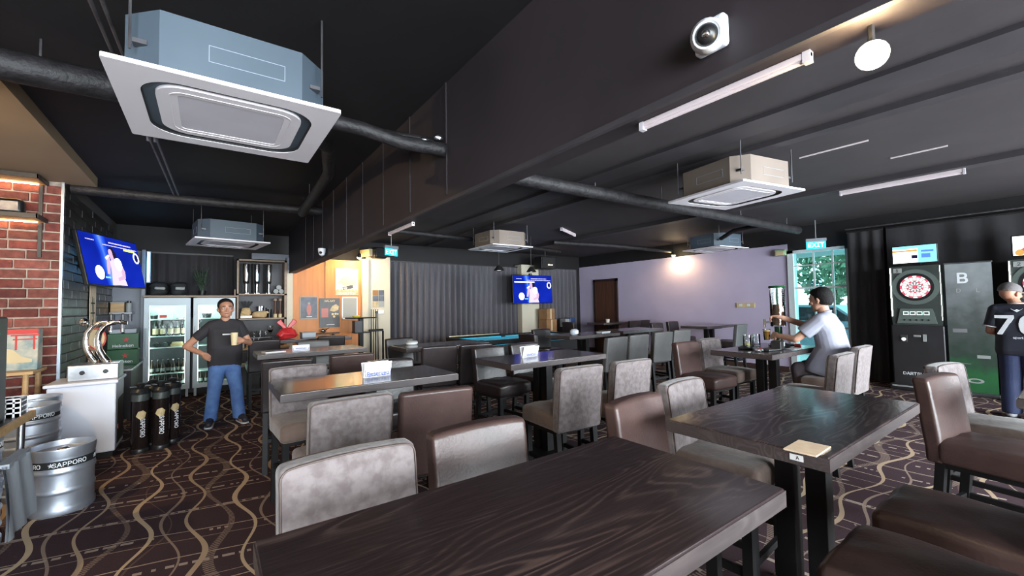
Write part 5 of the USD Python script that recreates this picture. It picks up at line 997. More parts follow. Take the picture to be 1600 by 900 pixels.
t = poster(2.29, 2.78, 1.83, 2.43, 9.872, 'bright teal and yellow poster lit by the spot lamp on the orange partition', 'print_teal', [('wave_shape', sg.Polygon([(-.2, -.02), (-.05, .16), (.08, .28), (.2, .28), (.22, -.05), (0, -.12)]), 'label_cream'), ('dark_ticket', sg.Polygon([(-.10, -.12), (.12, -.07), (.135, -.14), (-.08, -.19)]), 'print_dark'), ('straw_field', sg.Polygon([(-.24, -.20)]+[(-.24+.04*k, -.20+(.04 if k % 2 else 0)) for k in range(13)]+[(.24, -.29), (-.24, -.29)]), 'print_straw')])
obj('ticket_number', MB().text('10', .05, FRONT, t=(-.04, -.009, -.135), depth=.001, bold=True), 'ink_white', t, False)
obj('poster_lettering', MB().text('SINGLETON', .045, FRONT, t=(0, -.0088, -.262), depth=.001, bold=True), 'paper_white', t, False)
t = thing('whiteboard', 'small framed whiteboard hanging on the orange partition', 'whiteboard', (2.59, 9.86, 1.54)); obj('board', MB().b(-.16, .16, -.004, .008, -.235, .235), 'label_grey', t, False); fr_ = rrect(.35, .50, .02).difference(rrect(.30, .45, .01)); obj('frame', xf(prism_mesh(fr_, 0, .02), FRONT, t=(0, .01, 0)), 'white_plastic', t, False); obj('pen_tray', MB().rbox((0, -.03, -.245), (.32, .06, .02), .006), 'white_plastic', t); obj('hook', MB().b(-.01, .01, .008, .02, .20, .25), 'galv', t, False)
t = thing('photo_grid', 'two columns of small photographs taped on the cream wall', 'photographs', (3.27, 9.925, 1.75))
for i in range(2):
    for j in range(3): obj('photo', MB().b(-.14+i*.14, -.01+i*.14, -.003, .004, -.20+j*.135, -.07+j*.135), ('print_straw', 'print_night', 'cardboard', 'label_grey', 'print_night', 'print_night')[i*3+j], t, False)
t = thing('wall_socket', 'white double socket with a black plug and cable on the cream wall', 'socket', (3.31, 9.925, 1.43)); obj('plate', MB().rbox((0, -.005, 0), (.16, .012, .085), .004), 'white_plastic', t); obj('plug', MB().rbox((-.10, -.03, 0), (.05, .05, .05), .01), 'black_plastic', t); obj('cable', MB().tube([(-.10, -.04, -.02), (-.105, -.02, -.3), (-.115, -.015, -.7), (-.11, -.02, -1.05), (-.12, -.02, -1.40)], .006, 6), 'black_plastic', t)
# bistro table, cue stand
t = thing('bistro_table', 'small round high table with a glass top before the orange partition', 'table', (2.66, 9.25, 0)); obj('tabletop', MB().lathe([(0, 1.315), (.32, 1.315), (.325, 1.325), (.32, 1.335), (0, 1.335)], 28), 'black_plastic', t); obj('middle_tray', MB().b(-.15, .15, -.15, .15, 1.0, 1.02), 'leg_black', t, False); obj('post', MB().rbox((0, 0, .66), (.09, .09, 1.30), .01), 'leg_black', t); obj('post_box', MB().b(-.15, .0, -.11, .11, 1.02, 1.26), 'cabinet_dark', t, False); obj('base_plate', MB().lathe([(0, 0), (.25, 0), (.25, .02), (0, .03)], 22), 'leg_black', t)
t = thing('yellow_ashtray', 'yellow ashtray on the small round high table', 'ashtray', (2.56, 9.23, 1.335)); obj('bowl', MB().lathe([(0, 0), (.07, 0), (.085, .03), (.075, .045), (.06, .03), (0, .02)], 18), 'bottle_yellow', t)
t = thing('cue_rack', 'black floor rack holding upright pool cues beside the cream wall', 'rack', (3.14, 9.66, 0)); obj('rack_base', MB().rbox((0, 0, .03), (.36, .20, .06), .01), 'leg_black', t); obj('rack_top', MB().rbox((-.02, 0, 1.02), (.32, .08, .05), .008), 'leg_black', t)
for s in (-1, 1): obj('rack_post', MB().b(s*.14-.015, s*.14+.015, -.02, .02, .05, 1.0), 'leg_black', t, False)
cue = None
for i, x in enumerate((3.01, 3.06, 3.11, 3.17)):
    lab = 'pool cue standing in the floor rack, %s from the left' % ORD[i]
    if cue is None: cue = thing('pool_cue', lab, 'cue', (x, 9.66, .06), 0, 'cues in the rack'); obj('cue_shaft', MB().cyl((0, 0, 0), (.01, .02, 1.44), .014, 8, .007), 'dark_frame', cue); obj('cue_tip', MB().cyl((.01, .02, 1.44), (.01, .02, 1.46), .007, 8), 'paper_white', cue)
    else: dup(cue, (x, 9.66, .06), 10*i, lab)
# boxes by the pillar
for k, (x, y, z, w, h, lab) in enumerate(((8.26, 9.60, 0, .42, .42, 'brown cardboard box at the bottom of the stack by the curtain corner'), (8.25, 9.60, .42, .40, .34, 'brown cardboard box, second from bottom of the stack by the curtain corner'), (8.24, 9.60, .76, .42, .34, 'brown cardboard box, third of the stack by the curtain corner'), (8.20, 9.60, 1.10, .34, .32, 'brown cardboard box on top of the stack by the curtain corner'))):
    t = thing('cardboard_box', lab, 'box', (x, y, z), 4*k-5, 'cardboard boxes'); obj('carton', MB().rbox((0, 0, h/2), (w, .34, h-.004), .006), 'cardboard', t); obj('packing_tape', MB().b(-.03, .03, -.1715, -.169, .01, h-.01), 'label_cream', t, False)
t = thing('water_cooler', 'blue and white bottled drinks stacked on a dark stand by the curtain', 'drinks pack', (9.02, 9.58, 0)); obj('stand', MB().rbox((0, 0, .42), (.40, .32, .84), .01), 'cabinet_black', t); obj('blue_pack', MB().rbox((.09, 0, .98), (.20, .28, .28), .02), 'bottle_blue', t); obj('pale_pack', MB().rbox((-.11, 0, .97), (.19, .26, .26), .02), 'label_grey', t)
# ================================================================ left corner: freezer, taps, kegs
t = thing('chest_freezer', 'white chest freezer with a plain front at the foot of the brick pier', 'freezer', (-1.055, 6.46, 0)); obj('cabinet', MB().rbox((0, 0, .42), (.52, .52, .72), .015), 'white_enamel', t); obj('lid', MB().rbox((0, -.01, .80), (.56, .56, .035), .012), 'white_enamel', t); obj('plinth', MB().b(-.24, .24, -.24, .24, 0, .07), 'black_matte', t, False); obj('side_grille', MB().b(.259, .266, -.20, .20, .12, .60), 'black_plastic', t, False); obj('status_light', MB().box((.268, -.16, .30), (.004, .03, .05)), 'red_print', t, False)
t = thing('beer_tap_font', 'chrome beer tap with two curved horns on the white freezer', 'beer tap', (-.99, 6.46, .8175))
obj('drip_box', MB().rbox((0, 0, .085), (.40, .34, .17), .012), 'steel', t); obj('drip_grille', MB().rbox((.10, -.05, .175), (.20, .20, .012), .004), 'chrome', t)
for x in (-.08, .10): obj('tap_knob', MB().cyl((x, -.172, .09), (x, -.20, .09), .022, 12), 'black_plastic', t)
for k, (x, y) in enumerate(((-.085, .02), (.02, -.04))):
    pts = [(x+.075, y, .17), (x+.035, y, .235), (x+.0, y, .32), (x-.012, y, .41), (x+.0, y, .50), (x+.045, y, .575), (x+.11, y, .61), (x+.18, y-.01, .615)]
    p = np.array(pts); dense = np.array([p[min(int(s), len(p)-2)]*(1-(s-min(int(s), len(p)-2)))+p[min(int(s), len(p)-2)+1]*(s-min(int(s), len(p)-2)) for s in np.linspace(0, len(p)-1, 30)])
    obj('horn', MB().tube(dense, .034-.012*np.linspace(0, 1, 30), 14), 'chrome', t, True)
    obj('tap_spout', MB().cyl((x+.19, y-.01, .62), (x+.19, y-.02, .50), .016, 10).cyl((x+.17, y-.01, .60), (x+.23, y-.01, .60), .022, 10), 'chrome', t); obj('tap_lever', MB().rbox((x+.19, y-.01, .665), (.03, .03, .08), .01), 'black_plastic', t)
obj('glass_ball', MB().sphere((-.11, .02, .62), .045), 'chrome', t, True); obj('round_badge', MB().cyl((-.02, .06, .36), (-.02, .075, .36), .10, 22).mesh().apply_scale([.8, 1, 1.2]), 'label_cream', t, 30); obj('badge_ring', MB().tube([(-.016+.075*math.cos(a), .057, .432+.11*math.sin(a)) for a in np.linspace(0, 2*PI, 24, endpoint=False)], .008, 6, True), 'red_print', t, True)
# printed paper banner and side shelf on the tiled wall
t = thing('paper_banner', 'yellow paper strip with black brush strokes hanging below the tilted television', 'banner', (-1.33, 8.30, 1.30)); obj('paper', MB().b(0, .006, -.19, .19, -.55, .62), 'paper_cream', t, False)
obj('brush_stroke', MB().b(.006, .008, -.12, .10, .36, .38).b(.006, .008, -.05, -.03, .18, .46).b(.006, .008, .04, .06, .10, .44).b(.006, .008, -.14, .12, .22, .24).b(.006, .008, -.08, .02, .02, .04).b(.006, .008, -.02, .0, -.10, .14), 'ink_black', t, False)
t = thing('wall_shelf', 'grey wall shelf in the corner beside the left cooler', 'shelf', (-1.22, 9.72, 1.50)); obj('shelf_board', MB().b(-.11, .17, -.16, .18, 0, .03), 'foam_grey', t, False); obj('shelf_bracket', MB().b(-.10, -.08, .0, .18, -.12, 0).b(.12, .14, .0, .18, -.12, 0), 'galv', t, False)
t = thing('wooden_crate', 'small wooden box on the corner wall shelf', 'box', (-1.24, 9.70, 1.53)); obj('crate_body', MB().rbox((0, 0, .08), (.17, .20, .16), .006), 'pale_wood', t); obj('rim', MB().b(-.09, .09, -.105, .105, .16, .175), 'label_grey', t, False)
t = thing('glass_jar', 'clear jar with a dark lid beside the wooden box on the corner shelf', 'jar', (-1.10, 9.66, 1.53)); obj('jar_body', MB().lathe([(0, 0), (.038, 0), (.04, .14), (.03, .16), (0, .16)], 14), 'label_grey', t); obj('lid', MB().cyl((0, 0, .16), (0, 0, .19), .03, 12), 'black_plastic', t)
t = thing('side_counter', 'grey work counter along the tiled wall behind the beer tap', 'counter', (-1.10, 8.95, 0)); obj('worktop', MB().rbox((0, 0, .70), (.44, 1.5, .035), .006), 'steel', t); obj('cabinet', MB().b(-.21, .20, -.72, .72, 0, .68), 'cabinet_dark', t, False)
for k, (z, lab) in enumerate(((.7175, 'green beer carton with a red star, lower of two behind the beer tap'), (.965, 'green beer carton with a red star, upper of two behind the beer tap'))):
    t = thing('beer_carton', lab, 'carton', (-1.07, 8.95-.05*k, z), 6*k, 'green beer cartons'); obj('carton', MB().rbox((0, 0, .12), (.36, .26, .24), .008), 'green_card', t); star = sg.Polygon([(.045*(1 if i % 2 == 0 else .42)*math.cos(PI/2+i*PI/5), .045*(1 if i % 2 == 0 else .42)*math.sin(PI/2+i*PI/5)) for i in range(10)])
    obj('red_star', xf(prism_mesh(star, 0, .003), FRONT, t=(.03, -.130, .145)), 'red_print', t, False); obj('carton_lettering', MB().text('Heineken', .040, FRONT, t=(0, -.130, .055), bold=True), 'ink_white', t, False)
    if k: 
        for x in (-.09, .08): obj('white_lid', MB().rbox((x, -.02, .275), (.14, .18, .07), .015), 'foam_grey', t)
# clear beer dispensers on the floor
M['print_face'] = M['label_cream']
dsp = None
for i, (x, y, rz, lab) in enumerate(((-.60, 6.23, 8, 'black beer dispenser with white lettering before the white freezer, front left of the group'), (-.425, 6.26, -4, 'black beer dispenser with white lettering before the white freezer, front right of the group'), (-.51, 6.45, 26, 'black beer dispenser in the back row of the group, left'), (-.335, 6.46, 20, 'black beer dispenser in the back row of the group, right'))):
    if dsp is None:
        dsp = thing('beer_dispenser', lab, 'beer dispenser', (x, y, 0), rz, 'black beer dispensers on the floor')
        obj('base_foot', MB().lathe([(0, 0), (.084, 0), (.086, .03), (.078, .045), (0, .045)], 22), 'black_plastic', dsp); obj('dark_cylinder', MB().lathe([(0, .045), (.077, .045), (.078, .56), (0, .56)], 22), 'smoke_plastic', dsp)
        obj('clear_collar', MB().lathe([(.060, .56), (.078, .56), (.077, .63), (.062, .64)], 22), 'cabinet_grey', dsp); obj('lid', MB().lathe([(0, .64), (.082, .635), (.086, .66), (.07, .69), (.03, .70), (0, .70)], 22), 'black_plastic', dsp); obj('lid_knob', MB().lathe([(0, .70), (.03, .70), (.05, .735), (.03, .75), (0, .75)], 14), 'black_plastic', dsp); obj('lid_wing', MB().rbox((.0, 0, .715), (.19, .04, .025), .01), 'black_plastic', dsp)
        m = MB().text('SAPPORO', .040, rot('z', -90), FRONT, t=(.02, 0, .27), depth=.002, bold=True, squeeze=.78).mesh(); v = m.vertices; a = v[:, 0]/.0785; r = .0785-v[:, 1]; m.vertices = np.stack([r*np.sin(a), -r*np.cos(a), v[:, 2]], 1); obj('lettering', m, 'ink_white', dsp, False)
        pts = sg.Polygon([(-.04, .40), (-.02, .45), (.02, .46), (.05, .43), (.04, .38), (.0, .36)]); m = prism_mesh(pts, 0, .001).apply_transform(FRONT); m = m.subdivide().subdivide(); v = m.vertices; a = v[:, 0]/.0785; r = .0790-v[:, 1]; m.vertices = np.stack([r*np.sin(a), -r*np.cos(a), v[:, 2]], 1); obj('printed_mark', m, 'print_straw', dsp, False)
    else: dup(dsp, (x, y, 0), rz, lab)
# kegs
def keg(h, r, label, band=True):
    t = thing('beer_keg', label, 'keg'); q = r
    prof = [(0, .02), (q*.80, .0), (q*.97, .0), (q, .012), (q, .05), (q*.955, .065), (q*.955, h*.30), (q*.985, h*.325), (q, h*.35), (q*.985, h*.375), (q*.955, h*.40), (q*.955, h*.60), (q*.985, h*.625), (q, h*.65), (q*.985, h*.675), (q*.955, h*.70), (q*.955, h-.08), (q*.97, h-.07), (q, h-.012), (q*.99, h), (q*.95, h), (q*.93, h-.045), (q*.80, h-.055), (q*.3, h-.05), (0, h-.048)]
    obj('keg_shell', MB().lathe(prof, 36), 'keg_steel', t, 30); obj('keg_valve', MB().lathe([(0, h-.05), (.035, h-.05), (.035, h-.028), (.02, h-.02), (0, h-.02)], 16), 'brick_a' if False else 'steel', t)
    if band:
        obj('black_band', MB().lathe([(q*.9605, h*.715), (q*.9605+.001, h*.715), (q*.9605+.001, h*.715+.055), (q*.9605, h*.715+.055)], 36), 'ink_black', t, True)
        def wrap(m, a0, z):
            v = np.array(m.vertices); a = v[:, 0]/q+a0; rr = q*.9605+.0012+np.maximum(-v[:, 1], 0); m.vertices = np.stack([rr*np.sin(a), -rr*np.cos(a), v[:, 2]+z], 1); return m
        for a0 in (-1.15, .30, 1.9, 3.4): 
            obj('band_lettering', wrap(MB().text('SAPPORO', .032, FRONT, bold=True, depth=.001).mesh(), a0, h*.715+.027), 'ink_white', t, False)
            star = sg.Polygon([(.02*(1 if i % 2 == 0 else .42)*math.cos(PI/2+i*PI/5), .02*(1 if i % 2 == 0 else .42)*math.sin(PI/2+i*PI/5)) for i in range(10)]); obj('band_star', wrap(xf(prism_mesh(star, 0, .001), FRONT), a0-.58, h*.715+.028), 'ink_white', t, False)
    return t
t = keg(.50, .19, 'steel beer keg with a black lettered band standing alone on the carpet'); move(t, (-.925, 4.86, 0), 6)
k2 = keg(.375, .195, 'steel keg at the bottom of the stack nearest the white freezer'); move(k2, (-1.34, 5.92, 0), 20, group='stacked kegs')
dup(k2, (-1.335, 5.91, .375), 70, 'steel keg on top of the stack nearest the white freezer'); dup(k2, (-1.245, 5.42, 0), 120, 'steel keg at the bottom of the middle stack beside the lone keg'); dup(k2, (-1.25, 5.43, .375), 200, 'steel keg on top of the middle stack beside the lone keg')
dup(k2, (-1.31, 4.36, 0), 40, 'steel keg under the steel-legged table at the left edge, lower of two'); dup(k2, (-1.31, 4.36, .375), 90, 'steel keg under the steel-legged table at the left edge, upper of two')
# steel-legged table at the left edge
t = thing('steel_leg_table', 'steel-legged table with a wooden edge at the left picture edge', 'table', (-1.40, 4.12, 0)); obj('tabletop', MB().rbox((0, 0, .81), (.70, 1.0, .035), .005), 'black_plastic', t); obj('wooden_edge', MB().rbox((.36, 0, .808), (.03, 1.0, .05), .005), 'pale_wood', t)
for x, y in ((.31, .46), (.31, -.46), (-.31, .46), (-.31, -.46)): obj('leg', MB().cyl((x, y, 0), (x, y, .79), .022, 12), 'steel', t)
obj('side_rail', MB().cyl((.345, -.46, .56), (.345, .47, .56), .010, 8), 'galv', t)
t = thing('hanging_cloth', 'white cloth bag hanging over the rail of the steel-legged table', 'cloth', (-1.045, 4.28, 0)); g = np.linspace(0, 1, 15); U, Z = np.meshgrid(g, g, indexing='ij'); X = .012*np.sin(U*14+Z*3)+.02*(1-Z); V = np.stack([X+.012, (U-.5)*.50, .12+Z*.46], -1); Vb = V+[.014, 0, 0]
idx = np.arange(225).reshape(15, 15); q = np.stack([idx[:-1, :-1], idx[1:, :-1], idx[1:, 1:], idx[:-1, 1:]], -1).reshape(-1, 4); F = np.vstack([q[:, [0, 1, 2]], q[:, [0, 2, 3]]]); obj('cloth', trimesh.Trimesh(np.vstack([V.reshape(-1, 3), Vb.reshape(-1, 3)]), np.vstack([F[:, ::-1], F+225]), process=False), 'foam_grey', t, True); obj('loop', MB().b(-.03, .03, -.20, .20, .56, .59), 'foam_grey', t, False)
t = thing('plastic_basket', 'white perforated plastic basket on the steel-legged table', 'basket', (-1.15, 4.48, .8275)); w = MB()
for s in (-1, 1):
    for k in range(5): w.b(-.09+k*.04, -.061+k*.04, s*.07-.003, s*.07+.003, 0, .12); w.b(s*.09-.003, s*.09+.003, -.07+k*.03, -.049+k*.03, 0, .12)
for z in (0, .035, .07, .105): w.b(-.093, .093, -.073, -.067, z, z+.024); w.b(-.093, .093, .067, .073, z, z+.024); w.b(-.093, -.087, -.07, .07, z, z+.024); w.b(.087, .093, -.07, .07, z, z+.024)
obj('basket_wall', w, 'white_plastic', t, False); obj('basket_floor', MB().b(-.09, .09, -.07, .07, 0, .006), 'white_plastic', t, False)
t = thing('payment_terminal', 'grey counter machine with a teal light at the left picture edge', 'terminal', (-1.235, 4.20, .8275), 0); obj('machine_body', MB().rbox((0, 0, .35), (.26, .30, .70), .02), 'cabinet_grey', t); obj('teal_light', MB().rbox((.132, -.04, .58), (.006, .06, .03), .002), 'teal_led', t); obj('red_light', MB().rbox((.132, -.04, .22), (.006, .05, .04), .002), 'red_led', t)
for z in (.46, .36): obj('round_key', MB().cyl((.13, -.04, z), (.138, -.04, z), .022, 12), 'black_plastic', t)
# wooden side table with the picture box
t = thing('wooden_side_table', 'pale wooden side table before the brick pier', 'table', (-1.68, 6.50, 0)); obj('tabletop', MB().rbox((0, 0, .945), (.52, .46, .035), .008), 'pale_wood', t)
for x in (-.22, .20):
    for y in (-.19, .19): obj('leg', MB().cyl((x, y, 0), (x, y, .93), .022, 10), 'pale_wood', t)
pm('print_sea', srgb(196, 188, 170), srgb(120, 146, 150), scale=9, rough=.6)
t = thing('picture_box', 'cardboard box printed with a red gate and waves on the wooden side table', 'box', (-1.57, 6.52, .9625), 0); obj('box_body', MB().rbox((0, 0, .21), (.28, .16, .42), .008), 'print_sea', t)
gate = unary_union([sg.box(-.07, -.05, -.055, .09), sg.box(.055, -.05, .07, .09), sg.box(-.10, .09, .10, .105), sg.box(-.085, .05, .085, .062)]); obj('printed_gate', xf(prism_mesh(gate, 0, .002), FRONT, t=(.05, -.080, .26)), 'red_print', t, False); obj('printed_wave', xf(prism_mesh(sg.Polygon([(-.13, -.05), (-.10, .04), (-.03, .01), (.03, -.06), (.10, -.09), (.10, -.12), (-.13, -.12)]), 0, .002), FRONT, t=(0, -.080, .20)), 'label_cream', t, False); obj('printed_top', MB().b(-.14, .14, -.0805, -.079, .37, .42), 'red_print', t, False)
# lit shelves on the brick pier
for k, (z, lab) in enumerate(((2.98, 'upper wooden shelf with warm strip light on the brick pier'), (2.56, 'lower wooden shelf with warm strip light on the brick pier'))):
    t = thing('lit_wall_shelf', lab, 'shelf', (-1.95, 6.62, z), 0, 'lit shelves on the brick pier'); obj('shelf_board', MB().rbox((0, 0, 0), (.96, .33, .03), .005), 'pale_wood', t); obj('edge_frame', MB().b(-.49, .49, -.18, -.165, -.02, .025).b(.478, .493, -.18, .17, -.02, .025), 'black_metal', t, False); obj('light_strip', MB().box((-.02, .13, -.022), (.88, .025, .010)), 'led_warm', t, False); obj('upright', MB().b(.42, .45, .150, .172, -.40, -.02), 'black_metal', t, False)
t = thing('portable_speaker', 'rounded black speaker on the lower lit shelf of the brick pier', 'speaker', (-1.66, 6.58, 2.575)); obj('speaker_body', MB().rbox((-.05, 0, .085), (.26, .13, .17), .05, 4), 'black_plastic', t); obj('speaker_grille', MB().rbox((-.05, -.066, .085), (.19, .006, .10), .003), 'galv', t)
# ================================================================ people (built facing -Y, x positive to their left)
MF = manifold3d.Manifold
def ball(p, r, n=18): return MF.sphere(float(r), n).translate([float(x) for x in p])
def hull(*pr): return MF.batch_hull([ball(p, r) for p, r in pr])
def chain(*pr): return MF.batch_boolean([hull(pr[i], pr[i+1]) for i in range(len(pr)-1)], manifold3d.OpType.Add)
def add(*ms): return MF.batch_boolean(list(ms), manifold3d.OpType.Add)
def cut(m, p, d):
    """Keeps the side of the plane through p that d points to."""
    d = np.array(d, float); d /= np.linalg.norm(d); return m.trim_by_plane([float(x) for x in d], float(np.dot(d, p)))
def skin_mesh(m, edge=.018, it=8):
    m = m.refine_to_length(edge).to_mesh(); t = trimesh.Trimesh(np.array(m.vert_properties[:, :3], float), np.array(m.tri_verts), process=False); t.merge_vertices(digits_vertex=6)
    trimesh.smoothing.filter_taubin(t, lamb=.5, nu=.53, iterations=it); return t
def T4(R, p): M_ = np.eye(4); M_[:3, :3] = R*1.10; M_[:3, 3] = p; return M_
def turn(yaw, pitch=0, roll=0): return trimesh.transformations.euler_matrix(math.radians(pitch), math.radians(roll), math.radians(yaw), 'sxyz')[:3, :3]
def mx(m, T): return m.transform([[float(x) for x in row] for row in T[:3]])
def head_parts():
    """Head centred at eye height between the ears; height about 0.23, faces -Y."""
    skull = hull(((0, .022, .045), .078), ((0, -.020, .040), .070), ((0, .03, .0), .070), ((0, -.035, -.03), .056), ((.032, -.025, -.065), .030), ((-.032, -.025, -.065), .030), ((0, -.060, -.092), .022), ((0, -.050, .035), .050))
    nose = add(hull(((0, -.088, .008), .009), ((0, -.109, -.030), .012)), hull(((.013, -.094, -.034), .008), ((-.013, -.094, -.034), .008)))
    brow = add(hull(((.014, -.090, .020), .008), ((.045, -.078, .018), .008)), hull(((-.014, -.090, .020), .008), ((-.045, -.078, .018), .008)))
    chin = hull(((0, -.078, -.094), .014), ((0, -.068, -.090), .020)); lip = hull(((.018, -.086, -.060), .007), ((-.018, -.086, -.060), .007))
    cheek = add(ball((.040, -.062, -.022), .024), ball((-.040, -.062, -.022), .024))
    ears = add(*[hull(((s*.078, .012, .012), .012), ((s*.080, .020, -.008), .014), ((s*.074, .010, -.030), .008)) for s in (-1, 1)])
    return add(skull, nose, brow, chin, lip, cheek, ears)
def hair_cap(front=.052, low=-.055, fringe=True):
    h = hull(((0, .024, .052), .088), ((0, -.024, .052), .076), ((0, .036, .0), .080), ((0, .03, -.04), .060))
    top = cut(h, (0, -.03, front), (0, .62, .78)); back = cut(cut(h, (0, .022, 0), (0, 1, 0)), (0, 0, low), (0, .25, 1))
    side = cut(cut(h, (0, -.012, 0), (0, 1, .2)), (0, 0, -.012), (0, .6, 1)); return add(top, back, side)
def hand(wrist, aim, up, grip=.5, s=1.0, side=1):
    """Palm and five fingers; aim = along the hand, up = back of the hand, grip 0..1 bends the fingers towards the palm."""
    a = np.array(aim, float); a /= np.linalg.norm(a); u = np.array(up, float); u -= a*np.dot(a, u); u /= np.linalg.norm(u); b = np.cross(a, u)*side; w = np.array(wrist, float)
    P = lambda f, l, h: w+s*(a*f+b*l+u*h)
    ms = [hull((P(.0, 0, 0), .024*s), (P(.035, .026, 0), .017*s), (P(.035, -.026, 0), .017*s), (P(.085, .033, 0), .013*s), (P(.085, -.031, 0), .012*s))]
    for l, L in ((.032, .070), (.011, .078), (-.011, .073), (-.031, .058)):
        p = np.array([.086, l, 0.]); ang = grip*.6; pts = [(P(*p), .0098*s)]
        for q, frac in enumerate((.45, .32, .23)):
            p = p+np.array([math.cos(ang), 0, -math.sin(ang)])*L*frac; pts.append((P(*p), (.0092-.0008*q)*s)); ang += grip*1.15
        ms.append(chain(*pts))
    ms.append(chain((P(.020, .030, -.004), .014*s), (P(.050, .052, -.014-.016*grip), .011*s), (P(.078, .056-.02*grip, -.024-.034*grip), .0095*s)))
    return add(*ms)
def finish_person(t, head_T, face=True, hair=None, hair_mat='hair_black'):
    if face:
        for s in (-1, 1):
            e = trimesh.creation.icosphere(2, .0125); e.apply_translation((s*.031, -.0790, .006)); e.apply_transform(head_T); ey = obj('eye', e, 'eye_white', t, True)
            i = trimesh.creation.icosphere(2, .0065); i.apply_scale((1, .5, 1)); i.apply_translation((s*.031, -.0905, .006)); i.apply_transform(head_T); obj('iris', i, 'black_plastic', ey, True)
            b = tube_mesh([(s*.014, -.0975, .026), (s*.030, -.094, .031), (s*.047, -.083, .026)], .0042, 6); b.apply_transform(head_T); obj('eyebrow', b, 'hair_black', t, True)
        m = trimesh.creation.icosphere(2, .02); m.apply_scale((1.05, .30, .32)); m.apply_translation((0, -.0905, -.060)); m.apply_transform(head_T); obj('mouth', m, 'lips', t, True)
    if hair is not None: obj('hair', skin_mesh(mx(hair, head_T), .012, 5), hair_mat, t, True)
def sleeve(p0, r0, p1, r1):
    p0, p1 = np.array(p0, float), np.array(p1, float); return cut(hull((p0, r0), (p1+(p1-p0)*.2, r1)), p1, p0-p1)

# ---- person in black T-shirt and jeans by the coolers, hand on hip, cup in the other hand
def person_black():
    t = thing('person', 'person in black T-shirt and blue jeans standing before the coolers, holding a pale cup', 'person', (.15, 7.02, 0), 0)
    hT = T4(turn(6, -4), (.045, -.035, 1.555))
    Lsh, Lel, Lwr = (.190, .0, 1.335), (.320, -.02, 1.08), (.235, -.235, 1.125)
    Rsh, Rel, Rwr = (-.110, .0, 1.335), (-.385, .09, 1.065), (-.205, -.045, .965)
    torso = add(hull(((-.035, .01, .90), .105), ((.120, .01, .90), .105), ((-.03, -.02, 1.02), .112), ((.110, -.02, 1.02), .112)), hull(((-.03, -.02, 1.02), .112), ((.11, -.02, 1.02), .112), ((-.045, 0, 1.24), .10), ((.13, 0, 1.24), .10)), hull(((-.045, 0, 1.24), .095), ((.13, 0, 1.24), .095), (Rsh, .062), (Lsh, .062)), hull((Rsh, .055), (Lsh, .055), ((.04, .005, 1.39), .055)))
    neck = chain(((.04, .0, 1.36), .062), ((.045, -.015, 1.47), .056))
    leg = lambda h, k, a: chain((h, .092), (k, .062), (a, .045))
    legs = add(leg((-.035, 0, .84), (-.075, -.03, .46), (-.115, .01, .09)), leg((.115, 0, .84), (.175, -.03, .47), (.215, .0, .09)))
    arms = add(chain((Lsh, .056), (Lel, .042), (Lwr, .030)), chain((Rsh, .056), (Rel, .042), (Rwr, .030)))
    hands = add(hand(Lwr, (-.75, -.35, .22), (.15, -.9, .3), .95, 1.0, -1), hand(Rwr, (.55, -.35, -.45), (-.6, -.7, .1), .45, 1.0, 1))
    feet = add(hull(((-.115, .02, .06), .045), ((-.125, -.15, .04), .034)), hull(((.22, .01, .06), .045), ((.255, -.15, .04), .034)))
    obj('body', skin_mesh(add(torso, neck, legs, arms, hands, feet, mx(head_parts(), hT)), .013, 5), 'skin', t, True)
    q = lambda m: m
    shirt = add(cut(hull(((-.040, .01, .82), .118), ((.125, .01, .82), .118), ((-.035, -.03, 1.03), .126), ((.118, -.03, 1.03), .126)), (0, 0, .765), (0, 0, 1)), hull(((-.035, -.03, 1.03), .126), ((.118, -.03, 1.03), .126), ((-.05, 0, 1.24), .112), ((.138, 0, 1.24), .112)),
        cut(hull(((-.05, 0, 1.24), .107), ((.138, 0, 1.24), .107), (Rsh, .068), (Lsh, .068), ((.04, .005, 1.385), .066)), (0, -.02, 1.422), (0, -.25, -1)), sleeve(Lsh, .070, (.272, -.012, 1.175), .066), sleeve(Rsh, .070, (-.275, .055, 1.175), .066))
    s = obj('t_shirt', skin_mesh(shirt, .016, 5), 'tee_black', t, True)
    obj('chest_print', MB().rbox((.065, -.148, 1.215), (.115, .008, .018), .003), 'ink_white', s)
    jl = lambda h, k, a: add(hull((h, .106), (k, .078)), cut(hull((k, .078), (np.array(a)+(np.array(a)-np.array(k))*.15, .078)), a, np.array(k)-np.array(a)))
    jeans = add(hull(((-.035, .01, .86), .106), ((.118, .01, .86), .106), ((-.030, 0, .80), .106), ((.112, 0, .80), .106)), jl((-.038, 0, .82), (-.076, -.03, .46), (-.115, .01, .06)), jl((.115, 0, .82), (.175, -.03, .47), (.215, 0, .06)))
    obj('jeans', skin_mesh(jeans, .02, 5), 'denim', t, True)
    for x0, x1 in ((-.115, -.135), (.22, .27)):
        sh = cut(hull(((x0, .035, .055), .050), ((x1, -.165, .045), .040), ((x0, 0, .08), .05)), (0, 0, .014), (0, 0, 1)); so = obj('shoe', skin_mesh(sh, .02, 3), 'shoe_dark', t, True)
        obj('sole', xf(prism_mesh(sg.LineString([(x0, .045), (x1, -.170)]).buffer(.047), 0, .018)), 'sole_white', so, False)
    finish_person(t, hT, True, hair_cap(.058, -.03))
person_black()
t = thing('paper_cup', 'pale cup held to the chest of the black-shirted person', 'cup', (.15+.135, 7.02-.285, 1.075), 0); obj('cup_wall', MB().lathe([(0, 0), (.033, 0), (.043, .165), (.040, .165), (.031, .004), (0, .004)], 20), 'label_cream', t); obj('drink', MB().lathe([(0, .14), (.038, .14), (.038, .145), (0, .146)], 16), 'plate_white', t)

